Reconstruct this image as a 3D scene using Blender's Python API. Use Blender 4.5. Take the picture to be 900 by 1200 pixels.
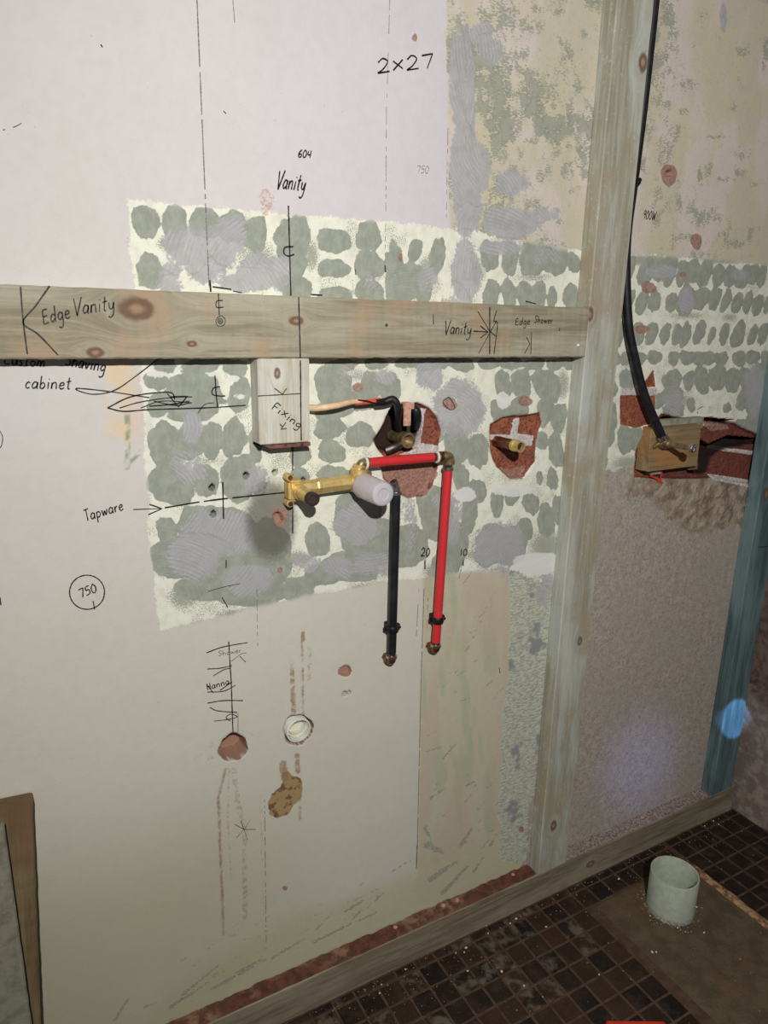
import bpy, bmesh, math, random
import numpy as np
from mathutils import Vector, Matrix, Quaternion
random.seed(7); RNG = np.random.RandomState(11)
for o in list(bpy.data.objects): bpy.data.objects.remove(o)
SC = bpy.context.scene; COL = SC.collection

# ------------------------------------------------------------------ camera
F, CX, CY = 822.0, 450.0, 600.0          # focal length in pixels of the 900x1200 frame
CAMZ = 1.30
vx = np.array([1535., -190., F]); vz = np.array([-59., 3080., F])
ax = vx/np.linalg.norm(vx); az = vz/np.linalg.norm(vz)
az = az-ax*(ax@az); az /= np.linalg.norm(az); az = -az
ay = np.cross(az, ax)
RW = np.array([ax, ay, az])              # world = RW @ (right, down, forward)
cam = bpy.data.cameras.new('camera'); co = bpy.data.objects.new('camera', cam); COL.objects.link(co)
r_, d_, f_ = RW[:, 0], RW[:, 1], RW[:, 2]
m = Matrix(((r_[0], -d_[0], -f_[0], 0), (r_[1], -d_[1], -f_[1], 0), (r_[2], -d_[2], -f_[2], CAMZ), (0, 0, 0, 1)))
co.matrix_world = m
cam.sensor_fit = 'VERTICAL'; cam.sensor_height = 36; cam.lens = 36*F/1200; cam.clip_start = 0.02
SC.camera = co

# ------------------------------------------------------------------ light
def srgb(r, g, b, k=1.0):
    f = lambda c: ((c/255+.055)/1.055)**2.4 if c > 10 else c/255/12.92
    return (f(r)*k, f(g)*k, f(b)*k, 1)
w = bpy.data.worlds.new('world'); SC.world = w; w.use_nodes = True
w.node_tree.nodes['Background'].inputs[0].default_value = (.80, .88, 1.0, 1)
w.node_tree.nodes['Background'].inputs[1].default_value = 0.11
def spot(name, loc, target, watts, size, blend, radius, col):
    l = bpy.data.lights.new(name, 'SPOT'); o = bpy.data.objects.new(name, l); COL.objects.link(o)
    l.energy = watts; l.spot_size = math.radians(size); l.spot_blend = blend; l.shadow_soft_size = radius; l.color = col
    o.location = loc; o.rotation_euler = (Vector(target)-Vector(loc)).to_track_quat('-Z', 'Y').to_euler()
    return o
# the photographer's head torch, a little above the camera
spot('head_torch', (-0.06, -0.38, 1.70), (1.36, 1.03, .98), 114, 148, 1.0, .014, (1, .985, .955))
# shafts of daylight from a small window behind the camera
spot('window_shaft', (0.15, -1.6, 1.75), (1.33, 1.03, .24), 150.0, 5.8, 1.0, .05, (.30, .36, 1.0))
spot('window_glint', (0.15, -1.6, 1.75), (1.640, 1.0, .302), 1100.0, 2.0, .35, .004, (.22, .50, 1.0))
SC.view_settings.view_transform = 'Standard'; SC.view_settings.look = 'None'
SC.view_settings.gamma = 1; SC.view_settings.use_curve_mapping = False
SC.view_settings.exposure = 0.0

YW, YF, XR = 1.035, 1.000, 1.700          # wall plane, front of the framing, right wall
def P(px, py, y=YW):
    d = RW@np.array([px-CX, py-CY, F]); d = d/d[1]*y
    return Vector((d[0], y, d[2]+CAMZ))
def PF(px, py, z=0.0):
    d = RW@np.array([px-CX, py-CY, F]); d = d/d[2]*(z-CAMZ)
    return Vector((d[0], d[1], z))
def PRW(px, py, x=XR):
    d = RW@np.array([px-CX, py-CY, F]); d = d/d[0]*x
    return Vector((x, d[1], d[2]+CAMZ))

# ------------------------------------------------------------------ object helpers
def link(name, me, mats=(), parent=None):
    o = bpy.data.objects.new(name, me); COL.objects.link(o)
    for mm in (mats if isinstance(mats, (list, tuple)) else [mats]): me.materials.append(mm)
    if parent is not None: o.parent = parent
    return o
def obj(name, bm, mats, parent=None, smooth=False):
    me = bpy.data.meshes.new(name); bmesh.ops.recalc_face_normals(bm, faces=bm.faces); bm.to_mesh(me); bm.free()
    if smooth:
        for p in me.polygons: p.use_smooth = True
        me.set_sharp_from_angle(angle=math.radians(38))
    return link(name, me, mats, parent)
def thing(name, label, cat, loc=(0, 0, 0), group=None):
    o = bpy.data.objects.new(name, None); COL.objects.link(o); o.empty_display_size = .02
    o.location = loc; return tag(o, label, cat, group)
def tag(o, label, cat, group=None, kind=None):
    o['label'] = label; o['category'] = cat
    if group: o['group'] = group
    if kind: o['kind'] = kind
    return o
def struct(o, label=None):
    o['kind'] = 'structure'
    if label: o['label'] = label; o['category'] = o.name.split('_')[0]
    return o
def frame_for(axis):
    a = axis.normalized(); t = Vector((0, 0, 1)) if abs(a.z) < .9 else Vector((1, 0, 0))
    u = a.cross(t).normalized(); v = a.cross(u).normalized(); return u, v
def add_lathe(bm, p0, axis, prof, seg=28):
    """prof: list of (distance along axis, radius); closed when the radius reaches 0"""
    a = axis.normalized(); u, v = frame_for(a); rings = []
    for (t, r) in prof:
        c = p0+a*t
        if r < 1e-6: rings.append([bm.verts.new(c)])
        else: rings.append([bm.verts.new(c+(u*math.cos(2*math.pi*i/seg)+v*math.sin(2*math.pi*i/seg))*r) for i in range(seg)])
    for A, B in zip(rings, rings[1:]):
        for i in range(seg):
            j = (i+1) % seg
            if len(A) == 1 and len(B) == 1: continue
            if len(A) == 1: bm.faces.new((A[0], B[i], B[j]))
            elif len(B) == 1: bm.faces.new((A[i], A[j], B[0]))
            else: bm.faces.new((A[i], A[j], B[j], B[i]))
def cyl(bm, a, b, r, bev=.0006, seg=28, r2=None):
    r2 = r if r2 is None else r2; L = (b-a).length
    add_lathe(bm, a, b-a, [(0, 0), (0, r-bev), (bev, r), (L-bev, r2), (L, r2-bev), (L, 0)], seg)
def smooth_path(pts, n=8):
    P_ = [Vector(p) for p in pts]
    if len(P_) < 3: return P_
    Q = [P_[0]*2-P_[1]]+P_+[P_[-1]*2-P_[-2]]; out = []
    for i in range(1, len(Q)-2):
        for k in range(n):
            t = k/n; a, b, c, d = Q[i-1], Q[i], Q[i+1], Q[i+2]
            out.append(.5*((2*b)+(c-a)*t+(2*a-5*b+4*c-d)*t*t+(3*b-a-3*c+d)*t**3))
    out.append(P_[-1]); return out
def tube(bm, pts, r, seg=16, n=8, rf=None):
    pts = smooth_path(pts, n) if n else [Vector(p) for p in pts]; rings = []; u = None
    for i, p in enumerate(pts):
        t = (pts[min(i+1, len(pts)-1)]-pts[max(i-1, 0)]).normalized()
        if u is None: u, v = frame_for(t)
        else: u = (u-t*u.dot(t)).normalized(); v = t.cross(u)
        rr = r*(rf(i/(len(pts)-1)) if rf else 1)
        rings.append([bm.verts.new(p+(u*math.cos(2*math.pi*k/seg)+v*math.sin(2*math.pi*k/seg))*rr) for k in range(seg)])
    for A, B in zip(rings, rings[1:]):
        for k in range(seg): bm.faces.new((A[k], A[(k+1) % seg], B[(k+1) % seg], B[k]))
    bm.faces.new(rings[0]); bm.faces.new(rings[-1][::-1])
def add_box(bm, c, s, rot=None, bev=.001):
    b = bmesh.new(); bmesh.ops.create_cube(b, size=1)
    for v in b.verts: v.co = Vector((v.co.x*s[0], v.co.y*s[1], v.co.z*s[2]))
    if bev: bmesh.ops.bevel(b, geom=list(b.edges), offset=bev, segments=2, affect='EDGES')
    mt = Matrix.Translation(Vector(c)) @ (rot.to_matrix().to_4x4() if rot else Matrix.Identity(4))
    b.transform(mt); me = bpy.data.meshes.new('t'); b.to_mesh(me); b.free(); bm.from_mesh(me); bpy.data.meshes.remove(me)
def add_prism(bm, poly, y0, y1):
    """poly = (x, z) outline, extruded from y0 to y1"""
    A = [bm.verts.new((p[0], y0, p[1])) for p in poly]; B = [bm.verts.new((p[0], y1, p[1])) for p in poly]
    bm.faces.new(A); bm.faces.new(B[::-1])
    for i in range(len(poly)):
        j = (i+1) % len(poly); bm.faces.new((A[i], B[i], B[j], A[j]))
def add_rock(bm, c, s, seed):
    rr = random.Random(seed); b = bmesh.new(); bmesh.ops.create_icosphere(b, subdivisions=1, radius=1)
    q = Quaternion((rr.random(), rr.random(), rr.random()), rr.random()*6)
    for v in b.verts:
        v.co = v.co*(.7+.5*rr.random()); v.co = Vector((v.co.x*s[0], v.co.y*s[1], v.co.z*s[2]))
    lo = 0
    b.transform(Matrix.Rotation(rr.random()*6.28, 4, 'Z')); lo = min(v.co.z for v in b.verts)
    b.transform(Matrix.Translation(Vector(c)-Vector((0, 0, lo))))
    me = bpy.data.meshes.new('t'); b.to_mesh(me); b.free(); bm.from_mesh(me); bpy.data.meshes.remove(me)

# ------------------------------------------------------------------ node helpers
class NT:
    def __init__(s, name, rough=.8, metal=0.):
        s.m = bpy.data.materials.new(name); s.m.use_nodes = True; s.t = s.m.node_tree; s.n = s.t.nodes; s.l = s.t.links
        s.b = s.n['Principled BSDF']; s.b.inputs['Roughness'].default_value = rough; s.b.inputs['Metallic'].default_value = metal
        s.b.inputs['Specular IOR Level'].default_value = .3
        s.co = s.n.new('ShaderNodeTexCoord').outputs['Object']
    def put(s, sock, v):
        if isinstance(v, bpy.types.NodeSocket): s.l.new(v, sock)
        elif isinstance(v, (tuple, list)) and len(v) == 3 and sock.type == 'RGBA': sock.default_value = (*v, 1)
        else: sock.default_value = v
    def math(s, op, a, b=0., c=None, clamp=False):
        n = s.n.new('ShaderNodeMath'); n.operation = op; n.use_clamp = clamp
        s.put(n.inputs[0], a); s.put(n.inputs[1], b)
        if c is not None: s.put(n.inputs[2], c)
        return n.outputs[0]
    def noise(s, scale, detail=4, rough=.55, vec=None, dist=0., out='Fac'):
        n = s.n.new('ShaderNodeTexNoise'); s.put(n.inputs['Vector'], vec or s.co)
        n.inputs['Scale'].default_value = scale; n.inputs['Detail'].default_value = detail
        n.inputs['Roughness'].default_value = rough; n.inputs['Distortion'].default_value = dist
        return n.outputs[out]
    def voro(s, scale, vec=None, feature='F1', out='Distance'):
        n = s.n.new('ShaderNodeTexVoronoi'); n.feature = feature; s.put(n.inputs['Vector'], vec or s.co); n.inputs['Scale'].default_value = scale
        return n.outputs[out]
    def mapping(s, sc=(1, 1, 1), rot=(0, 0, 0), loc=(0, 0, 0), vec=None):
        n = s.n.new('ShaderNodeMapping'); s.put(n.inputs[0], vec or s.co)
        n.inputs[1].default_value = loc; n.inputs[2].default_value = rot; n.inputs[3].default_value = sc; return n.outputs[0]
    def mix(s, f, a, b, mode='MIX'):
        n = s.n.new('ShaderNodeMix'); n.data_type = 'RGBA'; n.blend_type = mode
        s.put(n.inputs[0], f); s.put(n.inputs[6], a); s.put(n.inputs[7], b); return n.outputs[2]
    def step(s, v, lo, hi, a=0., b=1.):
        n = s.n.new('ShaderNodeMapRange'); n.interpolation_type = 'SMOOTHSTEP'
        s.put(n.inputs[0], v); n.inputs[1].default_value = lo; n.inputs[2].default_value = hi; n.inputs[3].default_value = a; n.inputs[4].default_value = b
        return n.outputs[0]
    def attr(s, name, out='Fac'):
        n = s.n.new('ShaderNodeAttribute'); n.attribute_name = name; return n.outputs[out]
    def bump(s, h, st=.5, dist=.001):
        n = s.n.new('ShaderNodeBump'); s.put(n.inputs['Height'], h); n.inputs['Strength'].default_value = st; n.inputs['Distance'].default_value = dist
        s.l.new(n.outputs[0], s.b.inputs['Normal'])
    def col(s, c): s.put(s.b.inputs['Base Color'], c)
def simple(name, c1, c2=None, rough=.6, metal=0., scale=60, bump=0., spec=.3, lo=.35, hi=.7):
    n = NT(name, rough, metal); n.b.inputs['Specular IOR Level'].default_value = spec
    nz = n.noise(scale, 5); n.col(n.mix(n.step(nz, lo, hi), c1, c2 or c1))
    if bump: n.bump(nz, bump, .001)
    return n.m
def wood(name, base, dark, pale, knots=(), rough=.75, stain=None, dirt=None):
    """timber: local X runs along the board, local Z across its face; knots = (x, z, radius)"""
    n = NT(name, rough); sep = n.n.new('ShaderNodeSeparateXYZ'); n.l.new(n.co, sep.inputs[0]); X, Y, Z = sep.outputs
    zz = Z; kn = None; ring = None
    for (kx, kz, kr) in knots:
        dx = n.math('MULTIPLY', n.math('SUBTRACT', X, kx), .62); dz = n.math('SUBTRACT', Z, kz)
        d = n.math('SQRT', n.math('ADD', n.math('MULTIPLY', dx, dx), n.math('MULTIPLY', dz, dz)))
        push = n.math('MULTIPLY', n.math('MULTIPLY', dz, -1.6), n.step(d, 0, kr*4.5, 1, 0)); zz = n.math('ADD', zz, push)
        dn = n.math('DIVIDE', n.math('ADD', d, n.math('MULTIPLY', n.noise(90, 2), kr*.5)), kr*1.25)
        k = n.step(dn, .75, 1.25, 1, 0); kn = k if kn is None else n.math('MAXIMUM', kn, k)
        rg = n.math('MULTIPLY', n.step(dn, .35, .75), n.step(dn, .9, 1.3, 1, 0)); ring = rg if ring is None else n.math('MAXIMUM', ring, rg)
    cmb = n.n.new('ShaderNodeCombineXYZ'); n.l.new(X, cmb.inputs[0]); n.l.new(Y, cmb.inputs[1]); n.put(cmb.inputs[2], zz); v = cmb.outputs[0]
    g1 = n.noise(1, 6, .62, n.mapping((5, 95, 95), vec=v), 1.2); g2 = n.noise(1, 4, .6, n.mapping((14, 320, 320), vec=v)); g3 = n.noise(1, 4, .6, n.mapping((3, 16, 16), vec=v))
    c = n.mix(n.step(g1, .36, .62), base, dark); c = n.mix(n.step(g3, .42, .68, 0, .8), c, pale)
    c = n.mix(n.step(g2, .5, .72, 0, .42), c, (dark[0]*.72, dark[1]*.72, dark[2]*.7, 1))
    if stain: c = n.mix(n.step(n.noise(9, 5), .52, .66, 0, .75), c, stain)
    if dirt: c = n.mix(n.step(n.noise(130, 5), .58, .72, 0, .4), c, dirt)
    if kn is not None:
        c = n.mix(n.math('MULTIPLY', kn, .7), c, srgb(150, 116, 88)); c = n.mix(n.math('MULTIPLY', ring, .7), c, srgb(88, 62, 46))
    n.col(c); n.bump(n.math('ADD', g1, g2), .35, .0009); return n.m

# ------------------------------------------------------------------ wall painting fields
def vnoise(x, z, seed=0):
    xi = np.floor(x).astype(np.int64); zi = np.floor(z).astype(np.int64); fx = x-xi; fz = z-zi
    fx = fx*fx*(3-2*fx); fz = fz*fz*(3-2*fz)
    def h(a, b):
        n = (a*374761393+b*668265263+seed*974634777) & 0xffffffff
        n = ((n ^ (n >> 13))*1274126177) & 0xffffffff; return ((n ^ (n >> 16)) & 0xffff)/65535.
    return (h(xi, zi)*(1-fx)+h(xi+1, zi)*fx)*(1-fz)+(h(xi, zi+1)*(1-fx)+h(xi+1, zi+1)*fx)*fz
def fbm(x, z, sx, sz, ang=0., oct=4, seed=0):
    c, s = math.cos(ang), math.sin(ang); u = (x*c+z*s)*sx; v = (-x*s+z*c)*sz; t = 0; a = .5; w_ = 0
    for o in range(oct): t = t+a*vnoise(u*2**o+17.3*o, v*2**o+9.1*o, seed+o); w_ += a; a *= .5
    return t/w_
def sstep(v, lo, hi):
    t = np.clip((v-lo)/(hi-lo), 0, 1); return t*t*(3-2*t)
h_ = .0026
xs = np.concatenate([np.arange(-1.2, -.115, .04), np.arange(-.11, 1.7001, h_)])
xs[-1] = XR
zs = np.concatenate([np.arange(0, 2.02, h_), np.arange(2.05, 2.45, .04)])
GX, GZ = np.meshgrid(xs, zs); WX = GX.copy(); WZ = GZ.copy()
def poly_sd(pts, X, Z):
    """signed distance (negative inside) to a closed polygon given in wall metres"""
    d = np.full(X.shape, 1e9); ins = np.zeros(X.shape, bool); n = len(pts)
    for i in range(n):
        ax_, az_ = pts[i]; bx, bz = pts[(i+1) % n]; ex, ez = bx-ax_, bz-az_
        t = np.clip(((X-ax_)*ex+(Z-az_)*ez)/(ex*ex+ez*ez+1e-12), 0, 1)
        d = np.minimum(d, (X-ax_-t*ex)**2+(Z-az_-t*ez)**2)
        if abs(ez) > 1e-9:
            c = ((az_ > Z) != (bz > Z)) & (X < (bx-ax_)*(Z-az_)/ez+ax_); ins ^= c
    return np.where(ins, -np.sqrt(d), np.sqrt(d))
def wp(pts): return [(P(*p)[0], P(*p)[2]) for p in pts]
def poly(pts, pad=.06):
    q = wp(pts); out = np.full(WX.shape, pad)
    x0, x1 = min(p[0] for p in q)-pad, max(p[0] for p in q)+pad; z0, z1 = min(p[1] for p in q)-pad, max(p[1] for p in q)+pad
    i0, i1 = np.searchsorted(xs, [x0, x1]); j0, j1 = np.searchsorted(zs, [z0, z1])
    out[j0:j1, i0:i1] = np.minimum(pad, poly_sd(q, WX[j0:j1, i0:i1], WZ[j0:j1, i0:i1])); return out
def ell(fld, cx, cy, rx, ry, rot=0., pw=2.0):
    """union an ellipse (centre and radii as seen, converted to wall metres) into the field"""
    c = P(cx, cy); ex = P(cx+rx*math.cos(rot), cy+rx*math.sin(rot)); ey = P(cx-ry*math.sin(rot), cy+ry*math.cos(rot))
    A = np.array([[ex.x-c.x, ey.x-c.x], [ex.z-c.z, ey.z-c.z]]); Ai = np.linalg.inv(A)
    R = max(np.abs(A).sum(1).max(), .01)*1.2+.03
    i0, i1 = np.searchsorted(xs, [c.x-R, c.x+R]); j0, j1 = np.searchsorted(zs, [c.z-R, c.z+R])
    dx = WX[j0:j1, i0:i1]-c.x; dz = WZ[j0:j1, i0:i1]-c.z
    u = Ai[0, 0]*dx+Ai[0, 1]*dz; v = Ai[1, 0]*dx+Ai[1, 1]*dz
    th = np.arctan2(v, u); wob = 1+.07*np.sin(2*th+cx)+.05*np.sin(3*th+cy*1.7)+.03*np.sin(7*th+cx*.3)
    rr = (np.abs(u)**pw+np.abs(v)**pw)**(1/pw)/wob; ms = min(np.hypot(*A[:, 0]), np.hypot(*A[:, 1]))
    fld[j0:j1, i0:i1] = np.minimum(fld[j0:j1, i0:i1], (rr-1)*ms)
def stroke(fld, pts, w_px, taper=False):
    """capsule stroke, width in px at that place"""
    q = wp(pts); c = P(*pts[len(pts)//2]); c2 = P(pts[len(pts)//2][0]+w_px, pts[len(pts)//2][1]); r = (c2-c).length/2
    x0, x1 = min(p[0] for p in q)-r-.03, max(p[0] for p in q)+r+.03; z0, z1 = min(p[1] for p in q)-r-.03, max(p[1] for p in q)+r+.03
    i0, i1 = np.searchsorted(xs, [x0, x1]); j0, j1 = np.searchsorted(zs, [z0, z1]); X = WX[j0:j1, i0:i1]; Z = WZ[j0:j1, i0:i1]
    for k in range(len(q)-1):
        ex, ez = q[k+1][0]-q[k][0], q[k+1][1]-q[k][1]
        t = np.clip(((X-q[k][0])*ex+(Z-q[k][1])*ez)/(ex*ex+ez*ez+1e-12), 0, 1)
        rr = r*(1-.6*t) if taper else r
        d = np.hypot(X-q[k][0]-t*ex, Z-q[k][1]-t*ez)-rr; fld[j0:j1, i0:i1] = np.minimum(fld[j0:j1, i0:i1], d)
far = lambda: np.full(WX.shape, .06)
WARP = (fbm(WX, WZ, 28, 28, seed=3)-.5)

# --- cream backing left by the tiles, olive dabs of adhesive on it
cream = poly([(150, 234), (330, 250), (525, 267), (620, 285), (690, 296), (730, 297), (815, 304), (960, 316), (960, 512), (905, 505), (850, 515), (800, 500), (745, 548), (722, 545), (700, 560),
              (684, 600), (664, 645), (652, 690), (592, 664), (560, 668), (500, 676), (470, 680), (405, 690), (322, 705), (250, 722), (187, 740), (176, 640), (168, 500), (163, 420)])
cream = cream+WARP*.010
blob = far()
BL = '''170,260,15,19 206,262,15,19 240,262,17,19 272,266,15,19 299,276,13,20 176,318,14,22 343,283,20,27 391,282,17,15 432,277,15,16 391,315,17,11 433,311,17,15
349,312,11,15 346,338,18,16 433,346,16,16 463,322,12,33 487,293,8,13 512,301,9,22 496,342,10,14 480,330,18,22 392,348,20,12 573,300,10,19 598,302,9,21 626,300,17,22 648,302,16,20 672,307,7,13
575,345,9,18 597,345,8,18 615,346,10,16 631,346,9,18 647,348,6,13 669,347,9,15 194,428,14,9 235,430,22,9 275,430,16,9 183,447,14,11 225,458,34,19 281,462,13,18 186,474,14,14 228,480,26,16 215,470,40,10
195,522,20,25 222,517,16,24 248,516,12,22 274,514,14,21 300,520,8,20 202,568,25,24 240,563,14,21 195,620,11,15 228,615,17,22 245,615,22,22 280,560,20,26 215,655,34,24 262,640,50,40 310,650,30,40 235,690,28,14 290,690,42,22
390,452,20,22 392,480,22,12 420,470,20,10 435,452,12,17 458,455,12,17 475,425,12,7 400,428,22,7 440,426,14,7 387,500,17,14 423,510,15,15 389,529,16,13 351,533,14,12 391,560,18,16 350,562,13,12 500,427,14,7 347,475,12,40
372,632,12,22 420,612,28,34 445,635,20,25 410,665,30,18 350,690,20,14 380,672,20,14 510,600,18,34 480,640,20,26 530,640,16,30 550,600,9,24 575,640,18,24 600,640,16,22 540,560,10,16 525,660,18,14
512,425,12,7 541,427,14,9 572,426,12,7 600,426,12,7 625,427,12,7 650,427,10,7 668,426,7,8 590,451,10,16 611,450,11,18 635,449,11,17 647,452,9,18 584,482,9,13 606,480,14,13 638,482,9,17 655,490,8,18 634,517,9,10 652,528,9,20
632,560,4,9 648,562,6,14 560,528,12,20 534,522,14,24 510,505,10,16 600,582,8,10 622,590,10,12 560,575,9,14 582,590,8,14 640,610,10,18 615,620,9,12 655,600,6,20 662,420,5,6
739,316,5,17 757,318,9,18 772,317,8,12 785,316,8,19 799,320,6,17 812,318,8,16 826,320,7,18 842,323,7,14 856,323,7,14 871,325,7,14 882,321,7,13 893,322,5,16
739,352,4,12 752,354,7,14 767,352,7,13 787,354,6,12 804,352,10,18 820,350,10,13 838,350,6,14 851,352,5,14 864,355,6,13 876,354,5,14 888,357,6,14 899,357,4,11
726,393,5,14 747,392,8,12 764,390,7,13 779,391,6,13 793,393,5,14 803,393,6,14 820,389,6,14 834,393,4,11 849,391,5,13 865,392,8,15 882,392,5,12 894,391,5,13
722,419,5,8 733,419,6,8 751,420,7,7 767,419,8,8 789,420,7,8 804,419,9,9 818,420,9,8 830,420,9,8 845,420,8,8 866,420,8,9 882,419,8,8 897,419,6,7
735,446,9,13 716,455,7,11 788,446,10,13 788,462,12,12 790,480,13,9 807,446,6,12 822,446,9,15 840,443,11,14 858,446,9,14 874,445,7,15 888,445,7,22 870,470,7,12 882,465,8,22 895,450,6,22
716,487,7,16 713,513,7,12 733,515,10,15 746,514,9,14 852,478,5,5 868,505,9,14 882,500,8,16 890,490,7,14 810,475,5,8 770,470,8,9 705,540,6,10 900,480,6,20'''
for t in BL.split():
    cx_, cy_, a_, b_ = map(float, t.split(',')); tilt = .28 if cx_ > 730 and cy_ < 405 else .12*math.sin(cx_+cy_)
    ell(blob, cx_, cy_, a_*1.05, b_*1.04, tilt, 2.2)
blob = blob+(fbm(WX, WZ, 55, 55, seed=6)-.5)*.008+(fbm(WX, WZ, 160, 160, seed=9)-.5)*.004
# thin smeared speckle between the dabs
smear = np.full(WX.shape, .16)+.35*sstep(fbm(WX, WZ, 30, 30, seed=14), .5, .7)
def soft(cx, cy, rx, ry, amt, rot=0., fld=None, hard=.0):
    f = smear if fld is None else fld; t = far()*0+1e3; c = P(cx, cy); ex = P(cx+rx*math.cos(rot), cy+rx*math.sin(rot)); ey = P(cx-ry*math.sin(rot), cy+ry*math.cos(rot))
    A = np.array([[ex.x-c.x, ey.x-c.x], [ex.z-c.z, ey.z-c.z]]); Ai = np.linalg.inv(A); dx = WX-c.x; dz = WZ-c.z
    rr = np.hypot(Ai[0, 0]*dx+Ai[0, 1]*dz, Ai[1, 0]*dx+Ai[1, 1]*dz)
    np.maximum(f, (amt+(.16 if fld is None else 0))*(1-sstep(rr, hard, 1.)), out=f)
for a in [(200, 285, 34, 20, .8), (365, 300, 18, 40, .75), (300, 300, 60, 40, .6), (500, 320, 24, 40, .8), (330, 540, 40, 40, .45), (240, 540, 60, 14, .5), (450, 350, 40, 10, .5), (560, 320, 20, 30, .7), (625, 325, 50, 12, .6),
          (560, 480, 20, 40, .5), (660, 450, 16, 40, .7), (600, 560, 60, 16, .4), (240, 605, 16, 10, .7), (215, 700, 40, 30, .75), (760, 305, 70, 14, .8), (850, 305, 60, 10, .75), (805, 370, 60, 12, .55), (855, 372, 26, 12, .6), (800, 470, 40, 20, .6),
          (420, 440, 60, 20, .5), (640, 640, 40, 40, .8), (560, 650, 60, 16, .6), (510, 670, 30, 20, .8), (350, 655, 30, 20, .75), (430, 690, 50, 20, .6), (740, 545, 50, 24, .8), (290, 720, 90, 14, .7), (150, 330, 14, 50, .4)]: soft(*a)
# mauve skim coat, laid with a trowel: where it is and the arc phase of the trowel marks
skim = np.zeros(WX.shape); phase = fbm(WX, WZ, 8, 8, seed=5)*.06+WX*.5
def trowel(cx, cy, rx, ry, amt, ox, oy, rot=0.):
    global phase
    f = np.zeros(WX.shape); soft(cx, cy, rx, ry, amt, rot, f, .25); c = P(ox, oy); ph = np.hypot(WX-c.x, WZ-c.z)
    phase = np.where(f > .12, ph+(cx % 7)*.01, phase); np.maximum(skim, f, out=skim)
for a in [(245, 300, 52, 50, 1.0, 330, 340), (300, 320, 40, 36, .8, 210, 380), (200, 320, 22, 26, .75, 250, 350), (225, 500, 18, 34, .7, 190, 500), (222, 548, 40, 34, .62, 170, 600), (262, 625, 66, 46, .9, 150, 560), (230, 655, 56, 36, .9, 180, 740), (290, 680, 50, 30, .95, 200, 600),
          (420, 615, 46, 40, .8, 360, 700), (395, 665, 30, 26, .7, 440, 620), (540, 480, 44, 54, 1.1, 520, 520), (215, 290, 40, 40, .85, 330, 340), (270, 280, 34, 40, .85, 340, 360), (325, 320, 30, 34, .8, 250, 400), (290, 330, 60, 20, .9, 210, 380), (200, 335, 30, 16, .8, 250, 400), (450, 440, 30, 20, .6, 380, 500), (300, 560, 30, 30, .7, 200, 600), (440, 660, 40, 26, .7, 440, 560), (360, 660, 30, 20, .6, 300, 600), (505, 440, 26, 30, .9, 560, 500), (410, 440, 30, 24, .5, 380, 500), (545, 130, 18, 140, 1.1, 700, 200), (548, 240, 26, 60, 1.15, 640, 330), (545, 320, 26, 60, 1.1, 640, 330),
          (600, 262, 52, 30, 1.05, 560, 380), (565, 40, 22, 26, .8, 500, 60), (640, 300, 36, 20, .6, 600, 350), (540, 190, 20, 60, 1.2, 620, 140), (600, 215, 34, 26, .85, 560, 260), (560, 200, 24, 50, 1.0, 620, 140), (535, 100, 14, 90, .9, 650, 60), (575, 60, 30, 26, .8, 500, 60), (590, 290, 50, 14, .8, 560, 380), (530, 380, 30, 60, .9, 600, 360), (640, 250, 30, 16, .7, 560, 380), (500, 330, 22, 30, .7, 480, 260), (525, 600, 30, 60, .6, 600, 640), (585, 640, 50, 50, .75, 520, 560), (640, 690, 20, 40, .7, 560, 720),
          (480, 610, 16, 60, .5, 430, 600), (775, 318, 30, 12, .8, 760, 380), (804, 352, 14, 22, 1.0, 790, 400), (885, 455, 18, 50, .9, 840, 470), (867, 322, 20, 12, .6, 900, 300), (848, 20, 7, 30, .9, 880, 60), (792, 470, 24, 34, .55, 770, 520), (450, 330, 60, 30, .35, 480, 400)]: trowel(*a)
# --- the zones of paint beyond the seam, and the bare render in the right bay
rough = poly([(521, -200), (524, 120), (527, 268), (620, 285), (690, 296), (730, 297), (815, 304), (1100, 325), (1100, -400)])+WARP*.008
low = poly([(497, 676), (652, 664), (640, 1040), (488, 1060), (492, 900)])+WARP*.004
strip = poly([(598, 664), (660, 650), (632, 1015), (583, 1010), (588, 860), (598, 740)])+WARP*.016
render = poly([(664, 640), (684, 600), (700, 556), (742, 545), (760, 560), (800, 550), (880, 556), (980, 520), (980, 1100), (600, 1100)])+WARP*.02
skirt = poly([(150, 1210), (200, 1165), (240, 1140), (330, 1080), (420, 1050), (490, 1020), (560, 990), (640, 985), (640, 1060), (400, 1240), (150, 1300)])+WARP*.03
# --- base coat colour: pigment, with the cast of the light mixed in
paint = np.array(srgb(206, 201, 197)[:3]); lilac = np.array(srgb(204, 196, 202)[:3])
base = np.ones(WX.shape+(3,))*paint
def lay(col, amt):
    global base
    a = np.clip(amt, 0, 1)[..., None]; base = base*(1-a)+np.array(srgb(*col)[:3])*a
lay((206, 199, 204), sstep(WX, .1, .6)*sstep(WZ, 1.1, 1.5)*.8); lay((202, 198, 180), sstep(-WZ, -1.25, -.7)*.8)  # lilac above, warmer below: tint of the light put into the paint
lay((196, 187, 166), sstep(-rough, -.004, .004)); lay((206, 194, 184), sstep(-rough, -.004, .004)*sstep(fbm(WX, WZ, 14, 6, .1, seed=21), .44, .58))
lay((198, 190, 154), sstep(-rough, -.004, .004)*sstep(fbm(WX, WZ, 22, 30, .5, seed=22), .50, .66)*.45)
lay((190, 182, 156), sstep(-low, -.006, .006)*.85); lay((168, 176, 140), sstep(-low, -.006, .004)*sstep(fbm(WX, WZ, 40, 9, .1, seed=31), .52, .68)*.6)
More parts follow.
